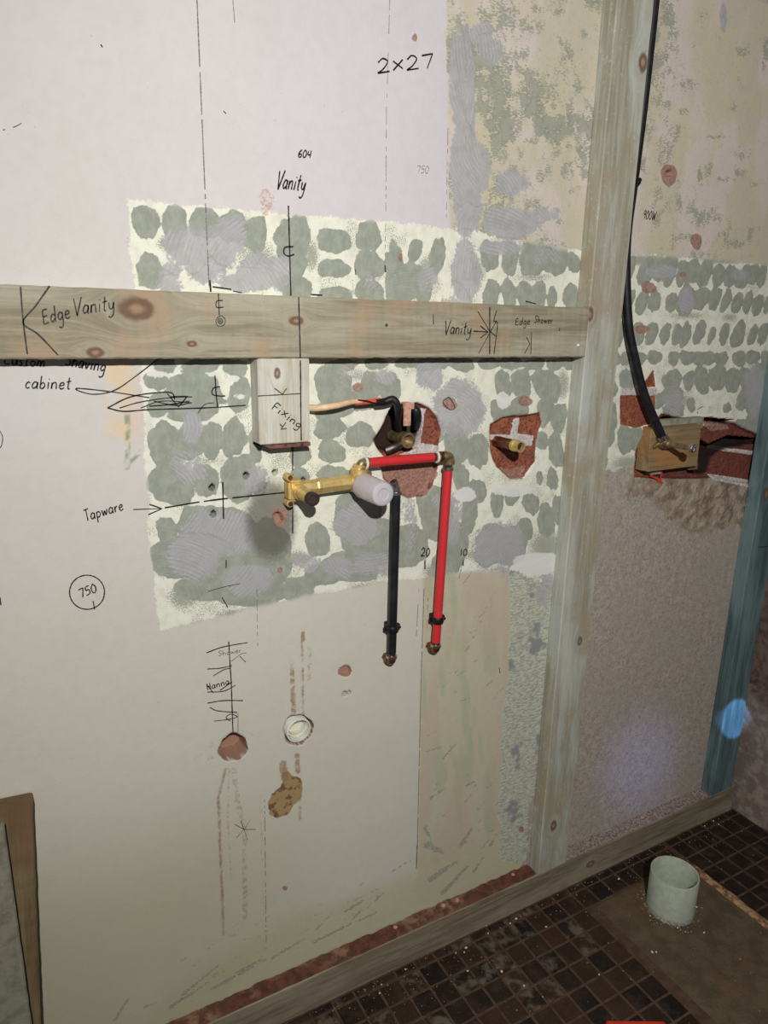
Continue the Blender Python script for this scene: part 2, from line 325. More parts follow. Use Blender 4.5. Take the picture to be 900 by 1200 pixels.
lay((192, 172, 152), sstep(-low, -.003, .003)*sstep(fbm(WX, WZ, 22, 4, 0, seed=34), .5, .62)*.5)
lay((190, 186, 152), sstep(-skirt, -.03, .03)*.85)
lay((176, 170, 132), sstep(.55-WX, 0, .35)*sstep(.62-WZ, 0, .3)*.6*sstep(fbm(WX, WZ, 3, 3, seed=8), .15, .5))  # olive tone at bottom left, partly the soft shade there put into colour
g = np.zeros(WX.shape); soft(140, 470, 28, 80, 1, 0, g, .4); lay((222, 196, 150), g*sstep(fbm(WX, WZ, 30, 16, .6, seed=41), .4, .6)*.8)
g = np.zeros(WX.shape); soft(160, 480, 18, 60, 1, 0, g, .3); lay((212, 192, 178), g*.6)
g = far(); stroke(g, [(149, 488), (150, 520), (149, 548)], 5); stroke(g, [(149, 545), (164, 530)], 4); lay((128, 146, 112), sstep(-g, -.002, .001)*sstep(fbm(WX, WZ, 120, 120, seed=2), .3, .5)*.85)
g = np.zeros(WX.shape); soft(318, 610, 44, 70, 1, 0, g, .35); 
olive_patch = g
# rust: drips, splashes, scuffs
rust = np.zeros(WX.shape)
def drip(pts, w, amt, keep=.5):
    keep = .45+.5*keep
    f = far(); stroke(f, pts, w); k = sstep(-f, -.003, .001)*amt*(keep+(1-keep)*sstep(fbm(WX, WZ, 170, 110, seed=int(pts[0][0])), .35, .6)); np.maximum(rust, k, out=rust)
drip([(264, 902), (256, 935), (258, 990), (262, 1095)], 3, .75); drip([(268, 900), (267, 960), (271, 1030)], 2.5, .5); drip([(274, 900), (279, 945), (287, 965), (287, 1075)], 6, .55, .3); drip([(305, 930), (310, 1110)], 2, .45)
drip([(342, 775), (344, 835)], 5, .75, .1); drip([(354, 752), (355, 838)], 3, .7, .1); drip([(363, 760), (362, 800)], 4, .5, 0); drip([(348, 885), (349, 905)], 5, .8); drip([(331, 895), (334, 912)], 8, .8, .3); drip([(352, 930), (351, 960)], 3, .7, .2)
drip([(282, 855), (298, 862)], 2, .4); drip([(355, 742), (355, 750)], 4, .9, 1)
rr_ = random.Random(3)
for k in range(60):
    a = rr_.uniform(2.4, 4.1); d0 = rr_.uniform(18, 44); d1 = d0+rr_.uniform(3, 12); c, s = math.cos(a), -math.sin(a)
    drip([(273+d0*c, 880+d0*s*.8), (273+d1*c, 880+d1*s*.8)], 1.2, .65*(1-d0/60), .7)
g = np.zeros(WX.shape); soft(313, 235, 20, 36, 1, 0, g, .2); rust_zone = g*.62
soft(132, 300, 14, 20, .35, 0, rust_zone); soft(88, 275, 14, 22, .25, 0, rust_zone)
# green trowel ticks
green = np.zeros(WX.shape)
def tick(pts, w, amt=.62):
    f = far(); stroke(f, pts, w*.8, True); k = sstep(-f, -.005, .002)*amt; np.maximum(green, k, out=green)
for a in [((372, 1088), (387, 1072), 4), ((368, 1104), (400, 1088), 5), ((400, 1088), (440, 1070), 4), ((405, 1068), (426, 1055), 5), ((440, 1056), (452, 1044), 4), ((412, 1078), (424, 1066), 4), ((200, 1180), (245, 1150), 7), ((215, 1165), (255, 1132), 5), ((250, 1158), (312, 1124), 6), ((278, 1140), (306, 1124), 5), ((320, 1122), (360, 1098), 4),
          ((500, 862), (510, 858), 2), ((520, 888), (534, 872), 3), ((500, 880), (516, 876), 2), ((540, 990), (552, 972), 7), ((556, 1020), (566, 1005), 5), ((500, 990), (520, 1000), 8), ((505, 1030), (535, 1010), 9), ((520, 1045), (548, 1015), 8), ((575, 990), (582, 978), 5), ((498, 970), (508, 990), 4), ((505, 935), (520, 925), 4), ((545, 940), (553, 930), 2),
          ((600, 760), (612, 752), 2), ((560, 725), (568, 718), 2), ((536, 792), (545, 786), 3), ((550, 742), (560, 738), 2), ((580, 820), (583, 812), 2), ((135, 1195), (150, 1170), 4), ((170, 1180), (190, 1172), 4)]: tick([a[0], a[1]], a[2])
for k in range(70):
    x0, y0 = rr_.uniform(505, 590), rr_.uniform(690, 1010); tick([(x0, y0), (x0+rr_.uniform(4, 11), y0-rr_.uniform(2, 9))], rr_.uniform(1.2, 3), rr_.uniform(.25, .7))
for k in range(46):
    x0, y0 = rr_.uniform(200, 480), 0; y0 = 1190-(x0-150)*.43-rr_.uniform(0, 50); tick([(x0, y0), (x0+rr_.uniform(10, 26), y0-rr_.uniform(5, 14))], rr_.uniform(1.5, 3), rr_.uniform(.25, .6))
# comb-like patches of green adhesive in the rough zone
for a in [(570, 20, 24, 40), (610, 60, 22, 26), (575, 100, 30, 40), (640, 90, 14, 14), (650, 110, 14, 16), (672, 100, 10, 10), (590, 140, 34, 34), (648, 160, 10, 14), (665, 170, 7, 14), (560, 60, 30, 60), (600, 200, 18, 18), (622, 165, 20, 10), (648, 125, 12, 10), (670, 200, 8, 20), (668, 225, 8, 8), (655, 260, 12, 8), (628, 10, 20, 12), (655, 15, 14, 18), (685, 40, 10, 14), (540, 30, 20, 30), (590, 20, 40, 60), (580, 170, 34, 60), (630, 110, 50, 60), (560, 330, 14, 40)]:
    soft(*a, .62, 0, green)
for a in [(772, 82, 12, 40), (812, 55, 6, 10), (803, 100, 30, 18), (860, 125, 12, 16), (800, 130, 20, 10), (840, 160, 30, 8), (780, 180, 20, 60), (808, 245, 10, 30), (770, 260, 18, 20), (800, 280, 40, 16), (880, 275, 12, 22), (895, 80, 4, 16), (850, 210, 30, 8), (884, 215, 10, 12), (780, 120, 20, 20), (750, 50, 10, 40), (760, 150, 14, 40), (862, 285, 30, 16), (840, 255, 20, 14), (870, 60, 20, 20), (830, 200, 14, 30), (870, 180, 20, 16), (790, 40, 20, 12), (825, 20, 12, 14)]:
    soft(*a, .56, 0, green)
gf = fbm(WX, WZ, 9, 7, .2, seed=23); gf2 = fbm(WX, WZ, 26, 26, .2, seed=24)
green = np.where(rough < 0, np.maximum(green, np.clip(.27+(gf-.5)*1.7+(gf2-.5)*1.5+.25*(WX < P(600, 100).x), 0, .72)), green)
# --- holes, chases and brickwork
depth = np.zeros(WX.shape); brick = far(); mortar = far(); rubble = far(); hole = far(); gouge = far(); dark_patch = far(); concrete = far()
bl = poly([(438, 515), (447, 500), (455, 482), (462, 472), (478, 474), (490, 472), (505, 478), (514, 490), (517, 505), (513, 530), (514, 548), (508, 570), (496, 582), (478, 584), (462, 574), (450, 560), (446, 545), (452, 538), (444, 528)])+WARP*.006
brr = poly([(575, 498), (588, 490), (600, 487), (615, 486), (633, 484), (635, 496), (628, 520), (628, 540), (614, 560), (598, 561), (582, 548), (575, 530), (574, 512)])+WARP*.005
cav = poly([(444, 516), (455, 492), (464, 474), (476, 476), (490, 476), (499, 488), (498, 512), (491, 528), (465, 532), (447, 530)])+WARP*.008
rb1 = poly([(727, 463), (768, 463), (768, 496), (745, 501), (727, 498)])+WARP*.004
rb0 = poly([(752, 454), (766, 432), (769, 454)])+WARP*.003
rb2 = poly([(768, 492), (776, 484), (790, 488), (806, 491), (824, 492), (856, 494), (886, 508), (910, 515), (910, 575), (838, 560), (800, 562), (744, 560), (745, 530), (757, 505)])+WARP*.006
chase = np.minimum(poly([(812, 510), (838, 521), (860, 511), (894, 514), (894, 522), (868, 525), (852, 531), (843, 538), (838, 557), (812, 556)])+WARP*.006, poly([(770, 491), (790, 489), (826, 489), (860, 493), (860, 497), (826, 494), (790, 498), (772, 499)])+WARP*.006)
brick = np.minimum.reduce([bl, brr, rb1, rb0, rb2])
mortar = np.minimum.reduce([poly([(497, 478), (503, 480), (497, 520), (515, 523), (513, 536), (470, 534), (488, 528), (492, 505)]), poly([(605, 492), (613, 489), (610, 509), (629, 511), (626, 524), (606, 521), (596, 518), (575, 516), (575, 510), (602, 511)]),
                            poly([(727, 455), (770, 454), (770, 463), (727, 463)]), poly([(828, 494), (845, 497), (842, 501), (829, 500)]), poly([(851, 525), (912, 532), (912, 538), (850, 529)]), poly([(835, 556), (880, 563), (900, 566), (896, 575), (834, 562)])])+WARP*.002
rubble = poly([(742, 556), (800, 553), (900, 563), (900, 612), (862, 618), (838, 622), (812, 628), (795, 620), (780, 600), (756, 580), (738, 576)])+WARP*.03
gouge = poly([(770, 492), (776, 484), (784, 490), (800, 492), (806, 497), (788, 497), (776, 500)])
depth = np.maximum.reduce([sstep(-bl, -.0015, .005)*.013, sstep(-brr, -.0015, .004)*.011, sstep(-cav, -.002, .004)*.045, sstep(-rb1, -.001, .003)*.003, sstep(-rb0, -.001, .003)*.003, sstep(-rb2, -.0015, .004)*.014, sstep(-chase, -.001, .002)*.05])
depth = np.where(mortar < 0, np.maximum(depth-.003, 0), depth)
depth += np.where(brick < 0, (fbm(WX, WZ, 120, 120, seed=7)-.5)*.003, 0)
rub_h = (fbm(WX, WZ, 34, 40, seed=71)-.5)*.020+(fbm(WX, WZ, 130, 130, seed=72)-.5)*.006
depth = depth-np.where(rubble < 0, sstep(-rubble, 0, .03)*(rub_h-.002)*.7, 0)
rnd = far(); ell(rnd, 273.5, 876, 17, 16, 0, 2); ell(rnd, 349.5, 855, 18, 17, 0, 2); rnd2 = far(); ell(rnd2, 404.5, 786.5, 7.5, 7, 0, 2)
rnd3 = far()
for a in [(248, 571), (250, 602), (288, 557), (354, 563), (323, 553)]: ell(rnd3, a[0], a[1], 2.2, 2.6)
ell(rnd3, 404, 813, 1.6, 2.4); ell(rnd3, 409, 812, 1, 1.6)
ell(rnd2, 326, 608, 6, 8);  ell(rnd2, 746, 213, 4.5, 6); ell(rnd2, 784, 203, 5, 4)
depth = np.where(rnd3 < .0008, .035, depth)
SDH = np.minimum(rnd, rnd2)
# pull the grid points next to a round rim onto the rim, so its edge is clean
gz, gx = np.gradient(SDH, zs, xs); gl = np.hypot(gx, gz)+1e-9
near = (np.abs(SDH) < h_*.52) & (gl > .2)
NX = np.where(near, WX-SDH*gx/gl**2, WX); NZ = np.where(near, WZ-SDH*gz/gl**2, WZ)
NZ = np.clip(NZ, 0, None)
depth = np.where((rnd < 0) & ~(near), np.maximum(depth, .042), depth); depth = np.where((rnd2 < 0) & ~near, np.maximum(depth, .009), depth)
peel = poly([(331, 905), (338, 904), (342, 909), (353, 912), (355, 924), (352, 936), (344, 944), (338, 954), (326, 958), (316, 954), (314, 942), (319, 930), (328, 922), (332, 914)])+WARP*.006
pits = far()
for a in [(419, 454, 7, 5), (527, 473, 9, 7), (486, 44, 3, 5), (784, 205, 10, 12), (816, 283, 7, 9), (760, 337, 9, 7), (752, 386, 9, 5), (469, 302, 3, 5), (328, 668, 3, 4), (615, 470, 9, 6), (328, 605, 9, 12), (334, 1041, 3, 3), (611, 972, 3, 4), (800, 322, 4, 3)]: ell(pits, *a)
white = far()
for a in [(528, 470, 7, 4), (183, 438, 12, 4), (273, 444, 5, 3), (281, 465, 5, 2), (500, 474, 9, 4), (783, 208, 5, 5), (630, 660, 26, 14), (545, 580, 14, 8), (600, 575, 24, 6), (590, 470, 8, 9)]: ell(white, *a)
for pp in ([(448, 545), (470, 540), (510, 541), (514, 556), (500, 580), (478, 585), (460, 574), (449, 558)], [(582, 545), (600, 552), (622, 545), (612, 562), (598, 562)], [(826, 494), (856, 494), (860, 503), (838, 506)]): pits = np.minimum(pits, poly(pp)+WARP*.006)
f_ = far(); stroke(f_, [(772, 660), (810, 645), (862, 630)], 9); white = np.minimum(white, f_+.0028)
white += WARP*.006
relief = np.where(cream < 0, .0002, 0)+np.where(blob < 0, np.clip(-blob/.004, 0, 1)*.0004, 0)+np.clip(skim, 0, 1)*(.0002+.00012*np.sin(phase*2*math.pi/.0125+8*fbm(WX, WZ, 30, 30, seed=77)))
relief += np.where(strip < 0, .0003*fbm(WX, WZ, 60, 160, .2, seed=51), 0)
relief += np.where(render < 0, .0012*(fbm(WX, WZ, 20, 20, seed=52)-.5)+.0004, 0)
Yw = YW+depth-np.clip(relief, -.0005, .0007)*(np.minimum(SDH, brick) > .003)
ny, nx = WX.shape
me = bpy.data.meshes.new('wall_back')
vco = np.stack([NX, Yw, NZ], -1).reshape(-1, 3).astype(np.float32)
idx = np.arange(nx*ny).reshape(ny, nx); q = np.stack([idx[:-1, :-1], idx[:-1, 1:], idx[1:, 1:], idx[1:, :-1]], -1).reshape(-1, 4)
me.vertices.add(len(vco)); me.vertices.foreach_set('co', vco.ravel()); me.loops.add(q.size); me.loops.foreach_set('vertex_index', q.ravel().astype(np.int32))
me.polygons.add(len(q)); me.polygons.foreach_set('loop_start', (np.arange(len(q))*4).astype(np.int32)); me.update(calc_edges=True); me.validate()
dq = depth.ravel()[q]; me.polygons.foreach_set('use_smooth', (dq.max(1)-dq.min(1)) < .0045)
def fattr(name, a):
    t = me.attributes.new(name, 'FLOAT', 'POINT'); t.data.foreach_set('value', np.ascontiguousarray(a, dtype=np.float32).ravel())
for nm, a in dict(cream=cream, blob=blob, smear=smear, skim=skim, phase=phase, rough=rough, strip=strip, render=render, green=green, rust=rust, rustz=rust_zone, dark_patch=olive_patch, brick=brick, mortar=mortar,
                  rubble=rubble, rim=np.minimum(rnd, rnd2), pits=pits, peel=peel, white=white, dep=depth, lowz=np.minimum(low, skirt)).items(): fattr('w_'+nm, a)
t = me.attributes.new('w_base', 'FLOAT_COLOR', 'POINT'); t.data.foreach_set('color', np.concatenate([base, np.ones(base.shape[:2]+(1,))], -1).astype(np.float32).ravel())

n = NT('plastered_wall', .85)
n60 = n.noise(60, 5); n200 = n.noise(210, 4, .6); n500 = n.noise(520, 3, .6); nlow = n.noise(7, 4)
n900 = n.noise(1100, 2, .5)
c = n.attr('w_base', 'Color')
c = n.mix(n.step(nlow, .35, .7, 0, .10), c, srgb(180, 172, 165))
c = n.mix(n.step(n60, .35, .75, 0, .08), c, srgb(150, 145, 138))
c = n.mix(n.math('MULTIPLY', n.step(n200, .70, .76), .35), c, srgb(120, 112, 105))     # pin specks
def cover(c, sd, col, amp, w, nz, amt=1.):
    k = n.step(n.math('ADD', n.attr(sd), n.math('MULTIPLY', n.math('SUBTRACT', nz, .5), amp)), -w, w, amt, 0); return n.mix(k, c, col), k
# green/yellow comb strokes
comb = n.noise(1, 4, .6, n.mapping((160, 1, 420), (0, .25, 0)))
gk = n.step(n.math('ADD', n.attr('w_green'), n.math('ADD', n.math('MULTIPLY', n.math('SUBTRACT', comb, .5), 1.6), n.math('MULTIPLY', n.math('SUBTRACT', n60, .5), 1.3))), .44, .60)
c = n.mix(n.math('MULTIPLY', gk, .82), c, n.mix(n.step(n60, .4, .6), srgb(126, 132, 120), srgb(150, 152, 138)))
rk = n.math('MULTIPLY', n.step(n.attr('w_rough'), -.004, .002, 1, 0), n.step(n200, .56, .66, 0, .38)); c = n.mix(rk, c, srgb(168, 163, 136))
rk2 = n.math('MULTIPLY', n.step(n.attr('w_lowz'), -.004, .002, 1, 0), n.step(comb, .58, .66, 0, .30)); c = n.mix(rk2, c, srgb(128, 132, 100))
# strip of combed grey-green skim beside the stud
sk = n.step(n.math('ADD', n.attr('w_strip'), n.math('MULTIPLY', n.math('SUBTRACT', n60, .5), .012)), -.001, .001, 1, 0)
combs = n.noise(1, 3, .6, n.mapping((90, 1, 330), (0, .15, 0)), .8)
c = n.mix(sk, c, n.mix(n.step(combs, .42, .56), srgb(158, 160, 150), srgb(196, 198, 176)))
c = n.mix(n.math('MULTIPLY', sk, n.step(n.noise(16, 3), .58, .66)), c, srgb(140, 141, 142))
# cream backing
cc = n.mix(n.step(n60, .4, .7), srgb(226, 226, 208), srgb(214, 212, 196)); c, ck = cover(c, 'w_cream', cc, .016, .0012, n200)
sp = n.math('MULTIPLY', n.step(n.math('ADD', n.attr('w_smear'), n.math('MULTIPLY', n.math('SUBTRACT', n500, .5), 1.9)), .54, .64), n.step(n.attr('w_cream'), -.002, .006, 1, 0)); c = n.mix(n.math('MULTIPLY', sp, .85), c, srgb(146, 150, 134))
# adhesive dabs
arcs = n.math('MULTIPLY', n.step(n.noise(40, 3), .38, .62), n.math('SINE', n.math('ADD', n.math('MULTIPLY', n.attr('w_phase'), 2*math.pi/.0062), n.math('MULTIPLY', n.noise(18, 4), 16))))
ol = n.mix(n.step(n60, .35, .7), srgb(142, 147, 133), srgb(157, 161, 148)); ol = n.mix(n.step(n500, .62, .72, 0, .35), ol, srgb(186, 188, 176))
bk = n.math('MULTIPLY', n.step(n.math('ADD', n.attr('w_blob'), n.math('MULTIPLY', n.math('SUBTRACT', n200, .5), .0035)), -.0005, .0005, 1, 0), n.step(n.attr('w_cream'), -.004, .006, 1, 0))
c = n.mix(bk, c, ol)
# mauve skim
kk = n.step(n.math('ADD', n.attr('w_skim'), n.math('ADD', n.math('MULTIPLY', arcs, .07), n.math('ADD', n.math('MULTIPLY', n.math('SUBTRACT', n200, .5), .9), n.math('MULTIPLY', n.math('SUBTRACT', n.noise(24, 5), .5), 1.3)))), .38, .58)
mv = n.mix(n.step(arcs, -1., 1.), srgb(161, 160, 160), srgb(176, 173, 178)); mv = n.mix(n.step(n60, .4, .7, 0, .6), mv, srgb(152, 152, 148)); mv = n.mix(n.step(n500, .6, .7, 0, .3), mv, srgb(196, 194, 196))
c = n.mix(n.math('MULTIPLY', kk, .88), c, mv)
fine = n.math('SINE', n.math('ADD', n.math('MULTIPLY', n.attr('w_phase'), 2*math.pi/.0045), n.math('MULTIPLY', n.noise(40, 3), 7)))
c = n.mix(n.math('MULTIPLY', n.math('MULTIPLY', bk, .10), n.step(fine, .3, 1)), c, srgb(190, 190, 182))
c, _ = cover(c, 'w_white', srgb(220, 218, 214), .008, .0008, n200, .9)
# dark soft-edged patch around the left end of the tap
so = n.step(n.math('ADD', n.attr('w_dark_patch'), n.math('MULTIPLY', n.math('SUBTRACT', n200, .5), .5)), .2, .95, 0, .82); c = n.mix(so, c, srgb(92, 88, 78))
# bare render
rc = n.mix(n.step(n60, .35, .7), srgb(168, 158, 146), srgb(186, 176, 164)); rc = n.mix(n.step(n.noise(150, 5, .7), .50, .62, 0, .45), rc, srgb(112, 102, 92)); rc = n.mix(n.step(nlow, .45, .62, 0, .4), rc, srgb(168, 160, 150)); rc = n.mix(n.step(n500, .54, .66, 0, .7), rc, srgb(92, 82, 72)); rc = n.mix(n.step(n200, .68, .73), rc, srgb(186, 180, 172))
c, rk3 = cover(c, 'w_render', rc, .05, .004, n60)
rb = n.mix(n.step(n.noise(30, 4), .42, .62), srgb(164, 152, 134), srgb(134, 116, 98)); rb = n.mix(n.step(n200, .56, .68, 0, .55), rb, srgb(84, 62, 48)); c, _ = cover(c, 'w_rubble', rb, .07, .008, n60)
# brick and mortar
bc = n.mix(n.step(n60, .35, .7), srgb(160, 94, 64), srgb(124, 72, 52)); bc = n.mix(n.step(n.noise(9, 2), .5, .6, 0, .6), bc, srgb(134, 74, 62)); sx_ = n.n.new('ShaderNodeSeparateXYZ'); n.l.new(n.co, sx_.inputs[0]); bc = n.mix(n.step(sx_.outputs[0], 1.27, 1.30, 0, .8), bc, srgb(104, 54, 48)); bc = n.mix(n.step(n200, .50, .60, 0, .8), bc, srgb(80, 46, 40)); bc = n.mix(n.step(n500, .60, .68, 0, .6), bc, srgb(186, 132, 100))
c, bkk = cover(c, 'w_brick', bc, .002, .0004, n200)
c, _ = cover(c, 'w_mortar', n.mix(n.step(n200, .4, .65), srgb(204, 196, 192), srgb(172, 162, 158)), .003, .0006, n200)
c = n.mix(n.step(n.attr('w_dep'), .018, .03, 0, .95), c, srgb(34, 23, 20))  # deep cavities and screw holes near black: their shade put into the colour
c, _ = cover(c, 'w_pits', n.mix(n.step(n200, .45, .6), srgb(164, 122, 106), srgb(128, 104, 96)), .004, .0006, n200, .9)
c, _ = cover(c, 'w_peel', n.mix(n.step(n60, .5, .6), srgb(160, 132, 90), srgb(108, 74, 48)), .006, .0006, n200, .96)
c, _ = cover(c, 'w_rim', srgb(158, 122, 102), .0, .0004, n200)
# rust
c = n.mix(n.step(n.math('ADD', n.attr('w_rust'), n.math('MULTIPLY', n.math('SUBTRACT', n200, .5), 1.1)), .25, .9, 0, .8), c, srgb(146, 112, 84))
c = n.mix(n.math('MULTIPLY', n.step(n.math('ADD', n.attr('w_rustz'), n.math('MULTIPLY', n.math('SUBTRACT', n200, .5), 1.6)), .52, .66), .65), c, srgb(198, 148, 126))
c = n.mix(n.math('MULTIPLY', n.step(n.math('ADD', n.attr('w_rustz'), n.math('MULTIPLY', n.math('SUBTRACT', n500, .5), 1.6)), .78, .86), .9), c, srgb(96, 72, 62))
n.col(c)
hb = n.math('ADD', n.math('MULTIPLY', n500, .5), n.math('ADD', n.math('MULTIPLY', n200, .6), n.math('MULTIPLY', n.math('ADD', bkk, rk3), n.math('MULTIPLY', n200, 2.2)))); hb = n.math('ADD', hb, n.math('MULTIPLY', n.math('MULTIPLY', kk, fine), .12)); hb = n.math('ADD', hb, n.math('MULTIPLY', n.math('MULTIPLY', sk, combs), .8))
n.bump(hb, .6, .0007)
wall = link('wall_back', me, n.m); struct(wall)

# ------------------------------------------------------------------ right wall and floor
bm = bmesh.new(); N1, N2 = 150, 120; vs = []
for j in range(N2+1):
    z = 2.4*j/N2
    for i in range(N1+1):
        y = 1.06-1.75*(i/N1)**1.3; k = float(fbm(np.array(y), np.array(z), 9, 9, seed=61)); k2 = float(fbm(np.array(y), np.array(z), 40, 40, seed=62))
        edge = 0.010*max(0, min(1, (k-.46)*10)) if z > .36 else 0
        vs.append(bm.verts.new((XR+edge-(k2-.5)*.006, y, z)))
for j in range(N2):
    for i in range(N1): a = j*(N1+1)+i; bm.faces.new((vs[a], vs[a+1], vs[a+N1+2], vs[a+N1+1]))
n = NT('rough_render', .8); a60 = n.noise(45, 5); sepz = n.n.new('ShaderNodeSeparateXYZ'); n.l.new(n.co, sepz.inputs[0])
c = n.mix(n.step(a60, .4, .65), srgb(120, 106, 98), srgb(150, 136, 126)); up = n.step(n.math('ADD', sepz.outputs[2], n.math('MULTIPLY', n.noise(14, 4), .12)), .38, .44)
c = n.mix(up, c, n.mix(n.step(a60, .45, .6), srgb(112, 94, 86), srgb(88, 72, 66))); c = n.mix(n.step(n.noise(300, 3), .6, .7, 0, .6), c, srgb(84, 72, 64)); n.col(c); n.bump(a60, .6, .004)
struct(obj('wall_right', bm, n.m, smooth=True))

PCH = .0475; GX0, GY0 = .884, .93
n = NT('grout_and_screed', .9); a = n.noise(50, 6); b = n.noise(330, 4, .65)
c = n.mix(n.step(a, .35, .65), srgb(74, 54, 40), srgb(90, 70, 54)); c = n.mix(n.step(b, .55, .68, 0, .7), c, srgb(46, 34, 26)); n.col(c); n.bump(n.math('ADD', a, b), .5, .002); M_grout = n.m
n = NT('concrete_patch', .9); a = n.noise(24, 6); b = n.noise(260, 4, .65)
c = n.mix(n.step(a, .35, .65), srgb(82, 70, 52), srgb(98, 84, 64)); c = n.mix(n.step(b, .52, .66, 0, .6), c, srgb(76, 62, 48)); c = n.mix(n.step(n.noise(5, 3), .5, .65, 0, .55), c, srgb(110, 74, 52)); n.col(c); n.bump(n.math('ADD', a, b), .6, .003); M_conc = n.m
n = NT('brown_mosaic', .34); a = n.noise(26, 5); cell = n.noise(1, 0, .5, n.mapping((1/PCH*.93, 1/PCH*.93, 1)), out='Color')
obi = n.attr('tilecol', 'Fac'); c = n.mix(obi, srgb(28, 22, 22), srgb(60, 42, 30)); c = n.mix(n.step(a, .48, .66, 0, .6), c, srgb(64, 44, 32)); c = n.mix(n.step(n.noise(320, 4), .60, .70, 0, .4), c, srgb(104, 84, 66))
pale = n.attr('tilepale', 'Fac'); c = n.mix(n.math('MULTIPLY', pale, n.step(n.noise(34, 4), .44, .66, 0, .6)), c, srgb(118, 108, 94))
n.col(c); n.put(n.b.inputs['Roughness'], n.step(a, .4, .65, .3, .75)); M_tile = n.m
fl_me = bpy.data.meshes.new('floor'); V = []; FA = []; MI = []; TC = []; TP = []
def fquad(pts, mi, tc=0., tp=0.):
    k = len(V); V.extend(pts); TC.extend([tc]*len(pts)); TP.extend([tp]*len(pts)); FA.append(tuple(range(k, k+len(pts)))); MI.append(mi)
TX0, TX1, TY1 = 1.100, 1.412, .926
for (a, b, c_, d) in [(-1.2, TX0, -1.0, 1.06), (TX1, 1.72, -1.0, 1.06), (TX0, TX1, TY1, 1.06)]: fquad([(a, c_, 0), (b, c_, 0), (b, d, 0), (a, d, 0)], 0)
# screed trench: a slightly humped and rough strip
NXT, NYT = 26, 150; k0 = len(V)
for j in range(NYT+1):
    for i in range(NXT+1):
        x = TX0+(TX1-TX0)*i/NXT; y = -1+(TY1+1)*j/NYT; e = min(i, NXT-i)/4
        zz = .0035*min(1, e)+.004*(float(fbm(np.array(x), np.array(y), 16, 16, seed=81))-.5)*min(1, e); V.append((x, y, zz)); TC.append(0); TP.append(0)
for j in range(NYT):
    for i in range(NXT): a = k0+j*(NXT+1)+i; FA.append((a, a+1, a+NXT+2, a+NXT+1)); MI.append(2)
rt = random.Random(5)
for ix in range(-44, 19):
    for iy in range(-40, 3):
        x0 = GX0+ix*PCH; y1 = GY0+iy*PCH; g2 = .0025; x0 += g2; x1 = x0+PCH-2*g2; y0 = y1-PCH+2*g2
        if ix >= 11: x0 += .010; x1 += .010
        if x0 > XR-.01 or y1 < -.98 or y0 > .99: continue
        if x1 > TX0+.002 and x0 < TX1 and y0 < TY1-.02: continue
        x1 = min(x1, 1.695); y1 = min(y1, .998); z = .0016+rt.uniform(-.0004, .0004); b = .0015
        if x1-x0 < .006 or y1-y0 < .006: continue
        tc = rt.random()**1.5 if x0 < TX0 else rt.random()*.25; tp = 1. if (rt.random() < .35 and x0 < TX0 and y0 > .75) else 0.
        top = [(x0+b, y0+b, z+rt.uniform(-.0003, .0003)), (x1-b, y0+b, z+rt.uniform(-.0003, .0003)), (x1-b, y1-b, z), (x0+b, y1-b, z)]; bot = [(x0, y0, 0), (x1, y0, 0), (x1, y1, 0), (x0, y1, 0)]
        fquad(top, 1, tc, tp)
        for i in range(4): j = (i+1) % 4; fquad([bot[i], bot[j], top[j], top[i]], 1, tc, tp)
fl_me.from_pydata(V, [], FA); fl_me.update()
for mm in (M_grout, M_tile, M_conc): fl_me.materials.append(mm)
fl_me.polygons.foreach_set('material_index', MI)
for nm, arr in (('tilecol', TC), ('tilepale', TP)): t = fl_me.attributes.new(nm, 'FLOAT', 'POINT'); t.data.foreach_set('value', arr)
floor = bpy.data.objects.new('floor', fl_me); COL.objects.link(floor); struct(floor)
# broken edge of the screed trench
n = NT('broken_edge', .85); a = n.noise(70, 5); n.col(n.mix(n.step(a, .42, .62), srgb(168, 134, 98), srgb(104, 76, 54))); n.bump(a, .6, .003)
bm = bmesh.new(); prev = None
for k in range(120):
    y = .905-1.5*k/119; wd = .011+.005*math.sin(k*1.7)+rt.uniform(0, .003); hh = .005+.002*math.sin(k*.9)
    cur = [bm.verts.new((TX1-.016-wd*.2, y, .0005)), bm.verts.new((TX1-.009, y, hh)), bm.verts.new((TX1+.001+rt.uniform(0, .002), y, hh*.9)), bm.verts.new((TX1+.006, y, .0005))]
    if prev:
        for i in range(3): bm.faces.new((prev[i], prev[i+1], cur[i+1], cur[i]))
    prev = cur
obj('broken_trench_edge', bm, n.m, floor)

# ------------------------------------------------------------------ timber framing
def board_mesh(L, D, H, seed, chip=.0, cut0=0., nseg=60):
    """board from x=0 to L, y=0 (front) to D, z=-H/2..H/2, with eased, slightly worn arrises"""
    rr = random.Random(seed); e = .0022; bm = bmesh.new(); prev = None
    for k in range(nseg+1):
        x = L*k/nseg; j = lambda: rr.uniform(-.0004, .0004)
        cp = chip*max(0, rr.random()-.75)
        pts = [(0+e, -H/2), (D-e, -H/2), (D, -H/2+e), (D, H/2-e), (D-e, H/2), (e+cp, H/2), (0, H/2-e-cp), (0, -H/2+e)]
        cur = [bm.verts.new((x+(cut0*(p[1]/H+.5) if k == 0 else 0), p[0]+j(), p[1]+j())) for p in pts]
        if prev:
            for i in range(8): bm.faces.new((prev[i], prev[(i+1) % 8], cur[(i+1) % 8], cur[i]))
        else: bm.faces.new(cur)
        prev = cur
    bm.faces.new(prev[::-1]); return bm
UP = Matrix.Rotation(-math.pi/2, 4, 'Y')
STX0 = P(691, 360, YF).x; STX1 = P(727, 360, YF).x; sw = .0865
sx = STX0+sw/2
Zof = lambda px, py: P(px, py, YF).z
PLZ = .080
